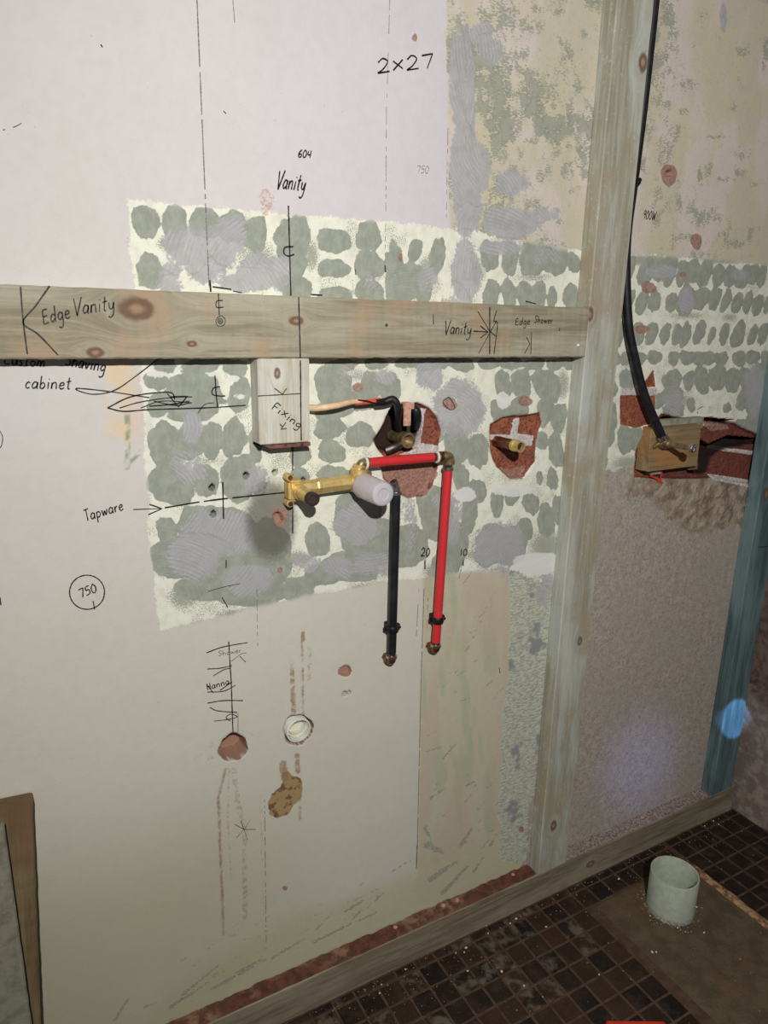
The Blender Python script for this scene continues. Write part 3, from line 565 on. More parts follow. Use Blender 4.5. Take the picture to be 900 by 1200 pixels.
M = wood('weathered_green_pine', srgb(168, 166, 148), srgb(148, 142, 122), srgb(188, 192, 184), [(Zof(749, 72)-PLZ, -.03, .009), (Zof(669, 754)-PLZ, -.015, .006), (Zof(638, 972)-PLZ, .01, .008), (Zof(688, 368)-PLZ, .04, .007)], dirt=srgb(206, 206, 196), stain=srgb(160, 146, 122))
stud = obj('timber_stud', board_mesh(2.32, YW-YF, sw, 1), M); stud.matrix_world = Matrix.Translation((sx, YF, PLZ)) @ UP
tag(stud, 'pale green-grey pine stud standing full height between the vanity bay and right bay', 'timber stud')
M = wood('blue_treated_pine', srgb(88, 108, 108), srgb(66, 84, 86), srgb(116, 136, 138), [(Zof(887, 581)-PLZ, .02, .009), (Zof(878, 752)-PLZ, -.02, .005)])
tx = P(835, 925, YF).x; tstud = obj('timber_stud', board_mesh(2.32, YW-YF, .088, 2), M); tstud.matrix_world = Matrix.Translation((tx+.044, YF, PLZ)) @ UP
tag(tstud, 'blue-green treated pine stud against the right-hand wall', 'timber stud')
# noggin
zt = (P(30, 334, YF).z+P(600, 359, YF).z)/2; zb = (P(30, 421.5, YF).z+P(600, 417, YF).z)/2; nx0 = -.75; NH = .0895
za = P(200, 341, YF).z; zb2 = P(200, 420.5, YF).z; ncz0 = (za+zb2)/2; ncz1 = (P(640, 361, YF).z+P(640, 416.5, YF).z)/2
slope = math.atan2(ncz1-ncz0, P(640, 380, YF).x-P(200, 380, YF).x); nL = (STX0-nx0)/math.cos(slope)
ncz = ncz0+(nx0-P(200, 380, YF).x)*math.tan(slope); H2 = (za-zb2)
def NL(px, py): p = P(px, py, YF); return ((p.x-nx0)/math.cos(slope), (p.z-ncz)-math.tan(slope)*(p.x-nx0))
M = wood('pine_noggin', srgb(160, 151, 130), srgb(136, 126, 104), srgb(172, 168, 148), [(*NL(160, 362), .013), (*NL(112, 413), .006), (*NL(347, 376), .006), (*NL(225, 403), .004), ], stain=srgb(166, 142, 116), dirt=srgb(128, 118, 98))
nog = obj('timber_noggin', board_mesh(nL-.0005, YW-YF, H2, 3, chip=.004, nseg=240), M)
nog.matrix_world = Matrix.Translation((nx0, YF, ncz)) @ Matrix.Rotation(-slope, 4, 'Y')
tag(nog, 'horizontal pine noggin with marker notes, butting against the green-grey stud', 'timber noggin')
bm = bmesh.new(); q0 = P(258, 376, YF); cyl(bm, q0+Vector((0, .002, 0)), q0+Vector((0, -.0016, 0)), .0042); add_box(bm, q0+Vector((0, -.0018, 0)), (.004, .001, .0012), bev=0)
def child(o, parent):                                                 # keep the world position under a rotated parent
    o.parent = parent; bpy.context.view_layer.update(); o.matrix_parent_inverse = parent.matrix_world.inverted(); return o
M_screw = simple('zinc_screw', srgb(150, 150, 145), srgb(110, 108, 100), .35, .9)
def put(o, parent): child(o, parent); return o
sc = obj('screw', bm, M_screw); put(sc, nog); sc['label'] = 'round screw head driven into the noggin'
bm = bmesh.new(); q0 = P(453, 381, YF); cyl(bm, q0+Vector((0, .002, 0)), q0+Vector((0, -.001, 0)), .0026); put(obj('screw', bm, M_screw), nog)
bm = bmesh.new(); q0 = P(655, 386, YF); cyl(bm, q0+Vector((0, .002, 0)), q0+Vector((0, -.001, 0)), .0024); put(obj('screw', bm, M_screw), nog)
bm = bmesh.new(); q0 = P(677, 404, YF); add_rock(bm, q0+Vector((0, -.0015, -.003)), (.003, .002, .003), 4); sp_ = put(obj('paint_chip', bm, simple('white_fleck', srgb(240, 238, 232))), nog)
# fixing block
bx0 = P(303, 470, YF).x; bx1 = P(363, 470, YF).x; bzt = P(330, 422, YF).z; bzb = P(330, 520, YF).z; nzb = ncz-H2/2+math.tan(slope)*(bx0-nx0)
M = wood('pale_block_pine', srgb(196, 192, 178), srgb(176, 168, 148), srgb(212, 212, 204), [((nzb-P(325, 437, YF).z), (P(325, 437, YF).x-(bx0+bx1)/2), .0045)], stain=srgb(184, 164, 138))
bh = nzb-bzb; bm = bmesh.new(); bw = bx1-bx0
add_prism(bm, [(0, -bw/2), (bh-.001, -bw/2), (bh-.001, bw/2), (0, bw/2)], 0, YW-YF)
bmesh.ops.bevel(bm, geom=list(bm.edges), offset=.0012, segments=2, affect='EDGES')
blk = obj('fixing_block', bm, M); blk.matrix_world = Matrix(((0, 0, 1, (bx0+bx1)/2), (0, 1, 0, YF), (-1, 0, 0, nzb-.0006), (0, 0, 0, 1)))
tag(blk, 'short pale pine block hanging below the noggin with an arrow note', 'timber block')
bm = bmesh.new(); add_prism(bm, [(bx0-.0005, bzb-.001), (bx1+.001, bzb-.001), (bx1+.001, bzb-.0065), (bx0+.018, bzb-.0065), (bx0+.006, bzb-.001)], YF+.001, YW-.002)  # dark reddish strip set just below the foot of the block
e_ = obj('foot_strip', bm, simple('reddish_brown', srgb(126, 86, 74), srgb(70, 42, 36), .9, scale=90)); put(e_, blk); e_['label'] = 'dark reddish strip along the foot of the block'
# bottom plate
M = wood('dusty_plate_pine', srgb(140, 130, 108), srgb(112, 100, 80), srgb(152, 144, 122), [(1.9, 0, .008)], dirt=srgb(120, 96, 74), stain=srgb(130, 112, 92))
pl = obj('bottom_plate', board_mesh(XR-.012+.75, YW-YF, PLZ, 5, nseg=120), M); pl.matrix_world = Matrix.Translation((-.75, YF, PLZ/2+.0004))
tag(pl, 'long dusty pine bottom plate on edge along the wall on the tiled floor', 'timber plate')
# dust and grit lying on the plate
def grit(name, x0, x1, mat, dens, hmax, seed):
    bm = bmesh.new(); nx_ = int((x1-x0)/.004); prev = None
    for i in range(nx_+1):
        x = x0+(x1-x0)*i/nx_; cur = []
        for j in range(7):
            y = YF+.002+(YW-.0025-YF-.002)*j/6; hgt = hmax*float(fbm(np.array(x), np.array(y), 60, 60, seed=seed))*(.1+.9*(j/6)**1.2); cur.append(bm.verts.new((x, y, PLZ+.0005+(hgt if 0 < i < nx_ and 0 < j else 0))))
        if prev:
            for j in range(6): bm.faces.new((prev[j], cur[j], cur[j+1], prev[j+1]))
        prev = cur
    rr = random.Random(seed)
    for k in range(dens): s = rr.uniform(.0008, .0026); add_rock(bm, (rr.uniform(x0+.004, x1-.004), rr.uniform(YF+.006, YW-.006), PLZ+.001+rr.uniform(0, .002)), (s, s*.8, s*.6), k+seed)
    return obj(name, bm, mat, smooth=False)
n = NT('red_brick_dust', .95); a = n.noise(60, 5); n.col(n.mix(n.step(n.noise(9, 3), .45, .6), n.mix(n.step(a, .4, .65), srgb(104, 66, 52), srgb(82, 52, 42)), n.mix(n.step(a, .4, .6), srgb(136, 104, 82), srgb(96, 64, 50)))); n.bump(n.noise(500, 3), .6, .001); M_dust = n.m
tag(grit('brick_dust', -.7, STX0-.002, M_dust, 240, .009, 31), 'red-brown brick dust lying on the bottom plate left of the stud', 'dust', kind='stuff')
n = NT('grey_plaster_grit', .95); a = n.noise(180, 5); n.col(n.mix(n.step(a, .4, .65), srgb(160, 146, 140), srgb(112, 92, 80))); M_grit = n.m
tag(grit('plaster_grit', STX0+sw+.002, tx-.002, M_grit, 420, .006, 57), 'grey plaster grit lying on the bottom plate between the two studs', 'grit', kind='stuff')

# ------------------------------------------------------------------ handwriting
n = NT('black_marker', .5); n.col(n.mix(n.step(n.noise(400, 3), .5, .75), srgb(24, 22, 24), srgb(60, 58, 58))); M_ink = n.m
n = NT('grey_pencil', .7); n.col(n.mix(n.step(n.noise(500, 3), .45, .62), srgb(96, 92, 92), srgb(150, 146, 144))); M_pen = n.m
n = NT('brown_timber_ink', .6); n.col(n.mix(n.step(n.noise(300, 3), .5, .7), srgb(44, 40, 36), srgb(84, 76, 66))); M_tink = n.m
PEEL = [0]
def ribbon(bm, pts, w_, y, curve=True, dash=0., seed=0):
    """pts in frame positions, laid on the plane at y; w_ in millimetres"""
    rr = random.Random(seed+len(pts)*7+int(pts[0][0])); q = [P(p[0], p[1], y) for p in pts]
    if curve and len(q) > 2: q = smooth_path(q, 6)
    q2 = [q[0]]
    for a, b in zip(q, q[1:]):
        k = max(1, int((b-a).length/.006)); q2 += [a+(b-a)*((i+1)/k) for i in range(k)]
    q = q2; L = []; hw = w_/2000
    for i, p in enumerate(q):
        t = q[min(i+1, len(q)-1)]-q[max(i-1, 0)]; t = t.normalized() if t.length > 1e-9 else Vector((1, 0, 0)); s = Vector((-t.z, 0, t.x)); hh = hw*rr.uniform(.8, 1.2)
        L.append((bm.verts.new(p+s*hh), bm.verts.new(p-s*hh)))
    for (a, b), (c_, d) in zip(L, L[1:]):
        if dash and rr.random() < dash: continue
        bm.faces.new((a, b, d, c_))
    bmesh.ops.delete(bm, geom=[v for v in bm.verts if not v.link_faces], context='VERTS')
FONT = {
 'V': (.62, [[(.02, 1), (.28, 0), (.34, .1), (.6, 1.05)]]), 'a': (.5, [[(.42, .45), (.2, .52), (.04, .25), (.15, .02), (.4, .2), (.42, .5), (.42, .05), (.48, 0)]]),
 'n': (.5, [[(.05, .5), (.06, 0), (.08, .35), (.25, .5), (.38, .4), (.42, 0)]]), 'i': (.22, [[(.1, .5), (.1, 0)], [(.1, .72), (.13, .76)]]), 't': (.36, [[(.18, .9), (.16, .1), (.3, .02)], [(.0, .55), (.36, .62)]]),
 'y': (.5, [[(.04, .5), (.1, .15), (.3, .12), (.42, .5)], [(.42, .5), (.4, -.2), (.2, -.42), (.02, -.35)]]), 'E': (.5, [[(.42, .9), (.06, .85), (.05, .45), (.06, .02), (.45, .06)], [(.06, .45), (.38, .5)]]),
 'd': (.5, [[(.42, .4), (.2, .48), (.05, .22), (.18, .02), (.4, .2)], [(.44, 1), (.42, .0)]]), 'g': (.5, [[(.42, .42), (.2, .5), (.05, .25), (.18, .05), (.4, .2)], [(.42, .48), (.42, -.25), (.25, -.45), (.05, -.38)]]),
 'e': (.45, [[(.06, .25), (.36, .32), (.3, .5), (.1, .42), (.06, .15), (.2, .0), (.42, .1)]]), 'S': (.5, [[(.45, .9), (.2, 1), (.08, .75), (.25, .5), (.42, .3), (.3, .02), (.02, .1)]]),
 's': (.38, [[(.32, .45), (.14, .5), (.1, .33), (.28, .2), (.2, 0), (.02, .05)]]), 'h': (.5, [[(.06, 1), (.06, 0), (.1, .35), (.28, .5), (.4, .35), (.42, 0)]]), 'o': (.46, [[(.22, .5), (.05, .3), (.12, .03), (.32, .03), (.4, .3), (.22, .5)]]),
 'w': (.6, [[(.03, .5), (.14, .02), (.28, .4), (.42, .02), (.56, .5)]]), 'r': (.36, [[(.06, .5), (.06, 0), (.1, .32), (.3, .5)]]), 'c': (.4, [[(.36, .42), (.2, .5), (.05, .25), (.15, .03), (.36, .08)]]),
 'C': (.55, [[(.5, .85), (.28, .98), (.06, .6), (.12, .1), (.5, .08)]]), 'b': (.46, [[(.06, 1), (.06, .02)], [(.06, .3), (.25, .48), (.4, .25), (.25, .02), (.06, .05)]]), 'v': (.42, [[(.03, .5), (.18, .02), (.38, .5)]]),
 'T': (.5, [[(.0, .95), (.5, 1.0)], [(.25, .97), (.28, 0)]]), 'p': (.48, [[(.06, .5), (.06, -.4)], [(.06, .4), (.25, .5), (.42, .28), (.25, .02), (.08, .1)]]), 'm': (.7, [[(.05, .5), (.06, 0), (.08, .35), (.2, .5), (.3, .4), (.32, 0), (.36, .38), (.5, .5), (.58, .35), (.6, 0)]]),
 'F': (.5, [[(.48, .98), (.05, .95), (.06, 0)], [(.05, .5), (.38, .54)]]), 'x': (.42, [[(.03, .5), (.38, 0)], [(.38, .5), (.03, 0)]]), 'k': (.45, [[(.06, 1), (.06, 0)], [(.4, .5), (.08, .22), (.4, 0)]]),
 'H': (.5, [[(.06, 1), (.06, 0)], [(.44, 1), (.42, 0)], [(.06, .5), (.42, .55)]]), 'K': (.5, [[(.06, 1), (.06, 0)]]),
 'W': (.75, [[(.02, 1), (.2, 0), (.38, .8), (.52, 0), (.74, 1)]]), '!': (.2, [[(.1, 1), (.1, .3)], [(.1, .05), (.11, 0)]]), ' ': (.35, []), 'u': (.48, [[(.05, .5), (.08, .08), (.3, .05), (.42, .5), (.44, 0)]]),
 '0': (.55, [[(.28, 1), (.05, .6), (.15, .05), (.42, .1), (.5, .6), (.28, 1)]]), '1': (.25, [[(.12, 1), (.12, 0)]]), '2': (.6, [[(.04, .75), (.25, 1), (.48, .75), (.3, .3), (.03, .02)], [(.03, .02), (.58, .06)]]), '4': (.52, [[(.1, .9), (.05, .4), (.48, .42)], [(.42, .95), (.4, -.02)]]),
 '5': (.5, [[(.48, .98), (.12, .92), (.08, .55)], [(.08, .55), (.4, .55), (.42, .15), (.05, .02)]]), '6': (.5, [[(.42, 1), (.1, .6), (.08, .15), (.3, .0), (.45, .25), (.3, .45), (.1, .3)]]), '7': (.55, [[(.02, .92), (.52, .98)], [(.52, .98), (.28, 0)]]), '9': (.5, [[(.42, .85), (.2, 1), (.06, .7), (.2, .5), (.42, .7), (.42, .9), (.38, 0)]]),
 'X': (.55, [[(.03, .75), (.5, .15)], [(.48, .78), (.05, .1)]])}
def write(bm, text, x0, y0, x1, y1, h, w_=1.6, y=None, sl=.12):
    tot = sum(FONT[ch][0]+.1 for ch in text); L = math.hypot(x1-x0, y1-y0); ux, uy = (x1-x0)/L, (y1-y0)/L; s = L/tot; t = 0
    for ch in text:
        wd, sts = FONT[ch]
        for st in sts:
            pts = [(x0+ux*((t+p[0])*s)+p[1]*h*(uy+sl*ux)*1.0, y0+uy*((t+p[0])*s)-p[1]*h*ux) for p in st]; ribbon(bm, pts, w_, y, True, seed=int(t*10))
        t += wd+.1
YI = YW-.0012; YT = YF-.0009
def note(name, label, parent, mat, y, words=(), lines=()):
    """words = (text, x0, y0, x1, y1, height, width mm); lines = (points, width mm, curved)"""
    bm = bmesh.new()
    for t in words: write(bm, *t[:6], w_=t[6] if len(t) > 6 else 1.6, y=y)
    for t in lines: ribbon(bm, t[0], t[1], y, t[2] if len(t) > 2 else False, t[3] if len(t) > 3 else 0.)
    o = obj(name, bm, mat); child(o, parent); o['label'] = label
    return o
note('handwriting', 'marker sum 2 x 27 near the top of the wall', wall, M_ink, YI, [('2X27', 442, 86, 510, 79, 17, 2.0)])
note('handwriting', 'marker number 604', wall, M_ink, YI, [('604', 349, 184, 365, 185, 9, 1.6)])
note('handwriting', 'marker word Vanity above the dabbed patch', wall, M_ink, YI, [('Vanity', 323, 220, 358, 224, 20, 2.0)])
note('pencil_line', 'long pencil plumb lines on the plaster', wall, M_pen, YI, [('750', 488, 203, 503, 203, 9, .7)],
     [([(230, -20), (238, 170), (245, 335)], 1.5, True, .10), ([(273, 0), (275, 26)], 1.0), ([(457, -5), (453, 130), (452, 262)], .8, False, .35), ([(452, 262), (451, 320)], .9, False, .3), ([(497, 690), (494, 780), (489, 995)], 1.4, False, .06), ([(489, 990), (488, 1018)], 2.4, False, .3),
      ([(310, 930), (312, 1105)], 1.1, False, .45), ([(301, 690), (302, 757)], 1.0, False, .2), ([(525, 150), (523, 260)], .8, False, .4), ([(491, 690), (488, 745)], 1.0, False, .4), ([(502, 690), (500, 740)], .8, False, .5), ([(543, 655), (538, 678)], .9), ([(553, 670), (543, 684)], .9)])
note('handwriting', 'marker centre line with a C above the noggin', wall, M_ink, YI, (), [([(338, 241), (341, 350)], 2.2, False, .03), ([(344, 289), (334, 290), (333, 297), (338, 300), (345, 298)], 2.0, True), ([(451, 311), (452, 319)], 2), ([(246, 328), (247, 342)], 2.4), ([(249, 336), (271, 339)], 1.8), ([(273, 341), (284, 343)], 1.4), ([(364, 345), (378, 346)], 2), ([(416, 315), (417, 322)], 1.6), ([(616, 353), (628, 356)], 2)])
note('handwriting', 'marker line running down behind the tap', wall, M_ink, YI, (), [([(343, 520), (343, 625)], 2.1, False, .03), ([(261, 565), (262, 608)], 2.2), ([(265, 656), (265, 666)], 1.6), ([(260, 700), (267, 712)], 1.6), ([(244, 693), (262, 688), (281, 684)], 1.0, True)])
note('handwriting', 'marker note Tapware with an arrow to the brass tap', wall, M_ink, YI, [('Tapware', 100, 611, 146, 597, 14, 1.6)], [([(156, 597), (190, 596)], 1.3), ([(175, 591), (190, 596), (174, 603)], 1.8), ([(193, 595), (250, 586), (335, 577)], 2.3, True, .03)])
note('handwriting', 'marker note Shaving cabinet under the noggin', wall, M_ink, YI, [('Custom', 4, 427, 54, 430, 13, 1.5), ('Shaving', 76, 428, 124, 436, 15, 1.7), ('cabinet', 29, 455, 84, 456, 15, 1.6)],
     [([(186, 420), (160, 440), (135, 457), (112, 462), (95, 459), (91, 455), (130, 459), (175, 466)], 1.5, True), ([(126, 478), (150, 466), (175, 461), (200, 460), (205, 468)], 1.7, True), ([(126, 478), (145, 482), (175, 480), (240, 478), (288, 475)], 1.8, True), ([(140, 478), (165, 471), (200, 466), (225, 465)], 1.4, True), ([(165, 478), (190, 470), (225, 472)], 1.3, True),
      ([(175, 476), (200, 474), (222, 470)], 1.8, True), ([(180, 470), (205, 475), (224, 472)], 1.6, True), ([(196, 461), (209, 477), (220, 464), (200, 465)], 1.8), ([(252, 440), (253, 459), (255, 477)], 2), ([(258, 453), (250, 455), (249, 462), (257, 464), (264, 464)], 1.9, True), ([(232, 484), (240, 474), (251, 472)], 1.2, True)])
cpts = [(102+20.5*math.cos(a), 694+20*math.sin(a)) for a in [2*math.pi*i/18 for i in range(20)]]
note('handwriting', 'marker 750 inside a circle', wall, M_ink, YI, [('750', 94, 701, 115, 693, 11, 1.6)], [(cpts, 1.6, True), ([(109, 704), (111, 714)], 1.7)])
note('handwriting', 'crossed-out scribble above the round brown hole', wall, M_ink, YI, [('Shower', 256, 769, 284, 764, 6, .7), ('Hanna', 243, 809, 270, 801, 8, 1.5)],
     [([(268, 752), (271, 800), (273, 858)], 1.8), ([(279, 836), (279, 858)], .9), ([(242, 765), (262, 758), (290, 753)], 1.7, True), ([(243, 784), (258, 783), (272, 780)], 1.5, True), ([(250, 792), (262, 785), (270, 783)], 1.5, True), ([(243, 811), (262, 810), (276, 803)], 1.5, True), ([(258, 809), (272, 799)], 1.8), ([(243, 824), (262, 821), (285, 821)], 1.7, True),
      ([(246, 829), (255, 833), (278, 835)], 1.6, True), ([(251, 845), (268, 843), (278, 840), (270, 837), (265, 841), (270, 845)], 1.4, True), ([(271, 775), (283, 766), (289, 765)], .8), ([(281, 769), (288, 776)], 1), ([(242, 802), (250, 812)], 1.5)])
note('handwriting', 'marker depth notes 20 and 10 beside the red pipe', wall, M_ink, YI, [('20', 493, 652, 504, 652, 10, 2.2), ('10', 539, 651, 548, 651, 8, 2.0)], [([(498, 656), (498, 667)], 2.8), ([(543, 656), (543, 663)], 2.4)])
note('handwriting', 'marker note 900W in the right bay', wall, M_ink, YI, [('900W', 753, 256, 768, 258, 10, 1.6)])
note('handwriting', 'small marker ticks and a star on the lower wall', wall, M_ink, YI, (), [([(275, 966), (286, 972), (300, 972)], 1.0), ([(277, 982), (286, 972), (282, 962)], .9), ([(286, 972), (294, 960)], .7), ([(286, 972), (290, 984)], .7), ([(0, 505), (3, 512), (2, 521), (0, 525)], 1.0, True), ([(0, 700), (1, 709)], 1.6), ([(118, 52), (120, 55)], 1.6), ([(262, 130), (265, 133)], 1.2), ([(0, 153), (18, 148), (32, 140)], .6, True, .5), ([(817, 480), (824, 476)], 1.4), ([(817, 483), (818, 484)], 1.8),
     ([(526, 465), (519, 471), (527, 480), (533, 478), (531, 472), (526, 465)], 1.2, True), ([(585, 782), (586, 789)], 1.5)])
# on the timber
note('handwriting', 'marker note Edge Vanity with a large K mark on the noggin', nog, M_tink, YT, [('Edge', 51, 380, 84, 372, 19, 1.7), ('Vanity', 86, 369, 136, 363, 19, 1.7)], [([(24, 336), (27, 375), (32, 415)], 2.0, True), ([(58, 335), (42, 358), (27, 378), (45, 392), (68, 416)], 1.9, True)])
note('handwriting', 'marker centre line symbol beside the screw in the noggin', nog, M_tink, YT, (), [([(256, 344), (257, 370)], 1.6), ([(261, 352), (254, 353), (254, 360), (262, 360)], 1.5, True), ([(263, 372), (264, 376), (262, 381), (256, 382), (253, 377), (255, 372), (260, 370), (263, 373)], .9, True)])
note('handwriting', 'marker line crossing the noggin above the block', nog, M_tink, YT, (), [([(350, 348), (352, 419)], 2.0)])
note('pen_mark', 'short upright pen tick on the noggin', nog, M_tink, YT, (), [([(508, 368), (508, 380)], 1.7)])
note('handwriting', 'marker note Vanity with an arrow to crossed edge lines on the noggin', nog, M_tink, YT, [('Vanity', 520, 391, 553, 392, 15, 1.9)], [([(555, 388), (572, 389)], 2.0), ([(563, 382), (572, 389), (563, 396)], 1.9), ([(574, 360), (574, 415)], 2.2), ([(582, 364), (579, 376), (583, 380), (579, 415)], 1.8, True), ([(560, 365), (574, 388), (581, 394)], 1.5), ([(582, 376), (574, 390), (561, 414)], 1.5)])
note('handwriting', 'marker note Edge Shower on the noggin beside the stud', nog, M_tink, YT, [('Edge', 604, 381, 622, 380, 8.5, 1.5), ('Shower', 626, 378, 648, 379, 8, 1.5)], [([(623, 389), (622, 415)], 1.7), ([(617, 395), (621, 403), (615, 414)], 1.4)])
note('handwriting', 'marker note Fixing and a tick on a cross line on the short block', blk, M_tink, YT, [('FiXing', 318, 479, 352, 503, 9, 1.6)], [([(352, 422), (353, 516)], 2.2), ([(302, 464), (356, 461)], 1.3, False, .1), ([(322, 455), (331, 462), (336, 455)], 1.5), ([(328, 497), (331, 500), (329, 503), (336, 502)], 1.6), ([(335, 495), (330, 502)], 1.4)])
note('pen_mark', 'dark pen dash across the blue-green stud', tstud, M_tink, YT, (), [([(888, 641), (893, 641), (904, 640)], 2.0, False)])

# ------------------------------------------------------------------ plumbing
def metal(name, c1, c2, rough=.32, m_=.95, scale=90): return simple(name, c1, c2, rough, m_, scale, .15, .5)
M_brass = metal('yellow_brass', srgb(226, 198, 130), srgb(204, 172, 104), .42, .55); M_brass2 = metal('dull_brass', srgb(166, 146, 108), srgb(120, 100, 70), .4, .7)
M_copper = metal('dull_copper', srgb(150, 104, 78), srgb(110, 78, 60), .42); M_steel = metal('crimp_steel', srgb(196, 190, 186), srgb(140, 132, 126), .25); M_dark = simple('dark_rubber', srgb(38, 32, 30), srgb(60, 48, 42), .6)
M_red = simple('red_pex', srgb(206, 44, 48), srgb(196, 54, 56), .38, scale=140, spec=.4); M_black = simple('black_pex', srgb(26, 26, 28), srgb(36, 36, 38), .35, scale=40, spec=.4)
M_white = simple('white_ring', srgb(220, 214, 210), srgb(196, 190, 184), .5)
n = NT('milky_plastic', .34); n.col(srgb(216, 210, 214)); n.b.inputs['Transmission Weight'].default_value = .35; n.b.inputs['Roughness'].default_value = .32; n.b.inputs['IOR'].default_value = 1.3; M_cap = n.m
OUT = Vector((0, -1, 0))
YP = 1.0155
# tap body
a = P(349, 575, 1.0); b = P(422, 568, 1.0); b.z = a.z+.0025; a.y = b.y = YP-.004
tap = thing('tap_body', 'yellow brass wall tap body with two spindles, one under a milky cap', 'tap', (a.x, YW, a.z))
def tp(name, bm, mat, parent=tap, label=None, smooth=True):
    o = obj(name, bm, mat, smooth=smooth); bpy.context.view_layer.update(); o.parent = parent; o.matrix_parent_inverse = parent.matrix_world.inverted()
    if label: o['label'] = label
    return o
bm = bmesh.new(); ax_ = (b-a); L = ax_.length
add_lathe(bm, a, ax_, [(0, 0), (0, .0125), (L*.32, .0125), (L*.34, .0135), (L*.37, .0135), (L*.39, .0128), (L*.86, .0128), (L*.88, .0112), (L*.93, .0112), (L*.95, .0135), (L, .0135), (L, 0)], 8)
tp('bridge_tube', bm, M_brass, smooth=False)
bm = bmesh.new(); c0 = Vector((P(342, 577, 1.02).x, YP-.002, a.z-.002)); add_box(bm, c0+Vector((.003, .004, 0)), (.026, .026, .034), bev=.004)
for dz in (-.021, .021): cyl(bm, c0+Vector((-.006, .014, dz)), c0+Vector((-.006, -.002, dz)), .0062)
f1 = tp('mounting_flange', bm, M_brass)
for dz in (-.021, .021):
    bm = bmesh.new(); cyl(bm, c0+Vector((-.006, -.002, dz)), c0+Vector((-.006, -.0045, dz)), .004); s_ = tp('screw', bm, M_copper, f1)
s0 = Vector((P(352, 575, 1.0).x, YP-.012, a.z-.003)); bm = bmesh.new(); add_lathe(bm, s0, OUT, [(0, 0), (0, .0125), (.008, .0125), (.010, .0105), (.043, .0100), (.043, 0)]); tp('spindle', bm, M_brass)
bm = bmesh.new(); add_lathe(bm, s0+OUT*.043, OUT, [(0, 0), (0, .0098), (.0015, .0105), (.012, .0105), (.0135, .0088), (.0135, .0072), (.011, .0068), (.011, 0)]); tp('spindle_cap', bm, M_dark, label='dark round end of the bare brass spindle')
bc = Vector((b.x+.004, YP-.004, b.z)); bm = bmesh.new(); cyl(bm, bc+Vector((0, 0, -.016)), bc+Vector((0, 0, .022)), .0150); cyl(bm, bc+Vector((0, 0, .020)), bc+Vector((0, 0, .029)), .0105); cyl(bm, bc+Vector((0, .012, 0)), bc+Vector((0, -.016, 0)), .0165); tp('valve_body', bm, M_brass)
bm = bmesh.new(); cyl(bm, bc+Vector((.0, .010, -.018)), bc+Vector((0, -.004, -.018)), .006); cyl(bm, bc+Vector((.016, .010, .012)), bc+Vector((.016, -.004, .012)), .006); tp('mounting_lug', bm, M_brass2)
r1 = .0205; bm = bmesh.new(); e0 = bc+Vector((.002, -.012, -.005)); add_lathe(bm, e0, OUT, [(.001, r1-.003), (0, r1), (.004, r1+.0008), (.007, r1+.0002), (.063, r1-.0005), (.0675, r1-.0022), (.069, r1-.005), (.0692, .010), (.068, .0085), (.068, 0)], 40)
tp('protective_cap', bm, M_cap, label='milky translucent plastic cap over the right spindle')
# elbows and fittings
def fitting(bm, p, axis, n_=1, r=.0085, l=.014):
    cyl(bm, p, p+axis*l, r, seg=6); cyl(bm, p+axis*(l-.001), p+axis*(l+.006), r*.88)
def elbow(bm, p, d1, d2, r=.0078, l=.013):
    tube(bm, [p+d1*l, p+d1*(l*.35), p+d1*.0015+d2*.0015, p+d2*(l*.35), p+d2*l], r, 20, 6); 
    for d in (d1, d2): cyl(bm, p+d*(l*.55), p+d*(l+.002), r*1.18, seg=20)
def ring(bm, p, d, r=.0108, w_=.004): add_lathe(bm, p-d*w_/2, d, [(0, .007), (0, r-.001), (.0008, r), (w_-.0008, r), (w_, r-.001), (w_, .007), (0, .007)], 28)
XX, ZZ = Vector((1, 0, 0)), Vector((0, 0, 1)); YR = YP-.006
hl = P(432, 539, YR); hr = P(507, 539, YR); hz = (hl.z+hr.z)/2
kx = bc.x+.001; 
e1 = Vector((kx, YR, hz)); e2 = Vector((P(527, 540, YR).x, YR, hz))
rp = thing('red_water_pipe', 'short horizontal red water pipe above the milky tap cap', 'water pipe', (kx, YW, hz), 'red water pipes')
bm = bmesh.new(); tube(bm, [Vector((hl.x, YR, hz)), Vector(((hl.x+hr.x)/2, YR, hz)), Vector((hr.x, YR, hz))], .0082, 24, 6); tp('pipe', bm, M_red, rp)
bm = bmesh.new(); elbow(bm, e1, XX, -ZZ); cyl(bm, e1-ZZ*.012, Vector((kx, YR, bc.z+.026)), .0088, seg=6); tp('elbow', bm, M_brass2, rp)
bm = bmesh.new(); ring(bm, Vector((hl.x-.006, YR, hz)), XX); tp('crimp_ring', bm, M_white, rp)
bm = bmesh.new(); cyl(bm, Vector((e1.x+.008, YR, hz)), Vector((hl.x+.004, YR, hz)), .0072); tp('coupling', bm, M_copper, rp)
bm = bmesh.new(); cyl(bm, Vector((hr.x-.004, YR, hz)), Vector((e2.x-.008, YR, hz)), .0074); cyl(bm, Vector((hr.x+.012, YR, hz)), Vector((hr.x+.018, YR, hz)), .0094); tp('coupling', bm, M_copper, rp)
bm = bmesh.new(); ring(bm, Vector((hr.x+.008, YR, hz)), XX); tp('crimp_ring', bm, M_white, rp)
bm = bmesh.new(); elbow(bm, e2, -XX, -ZZ); tp('elbow', bm, M_brass2, rp)
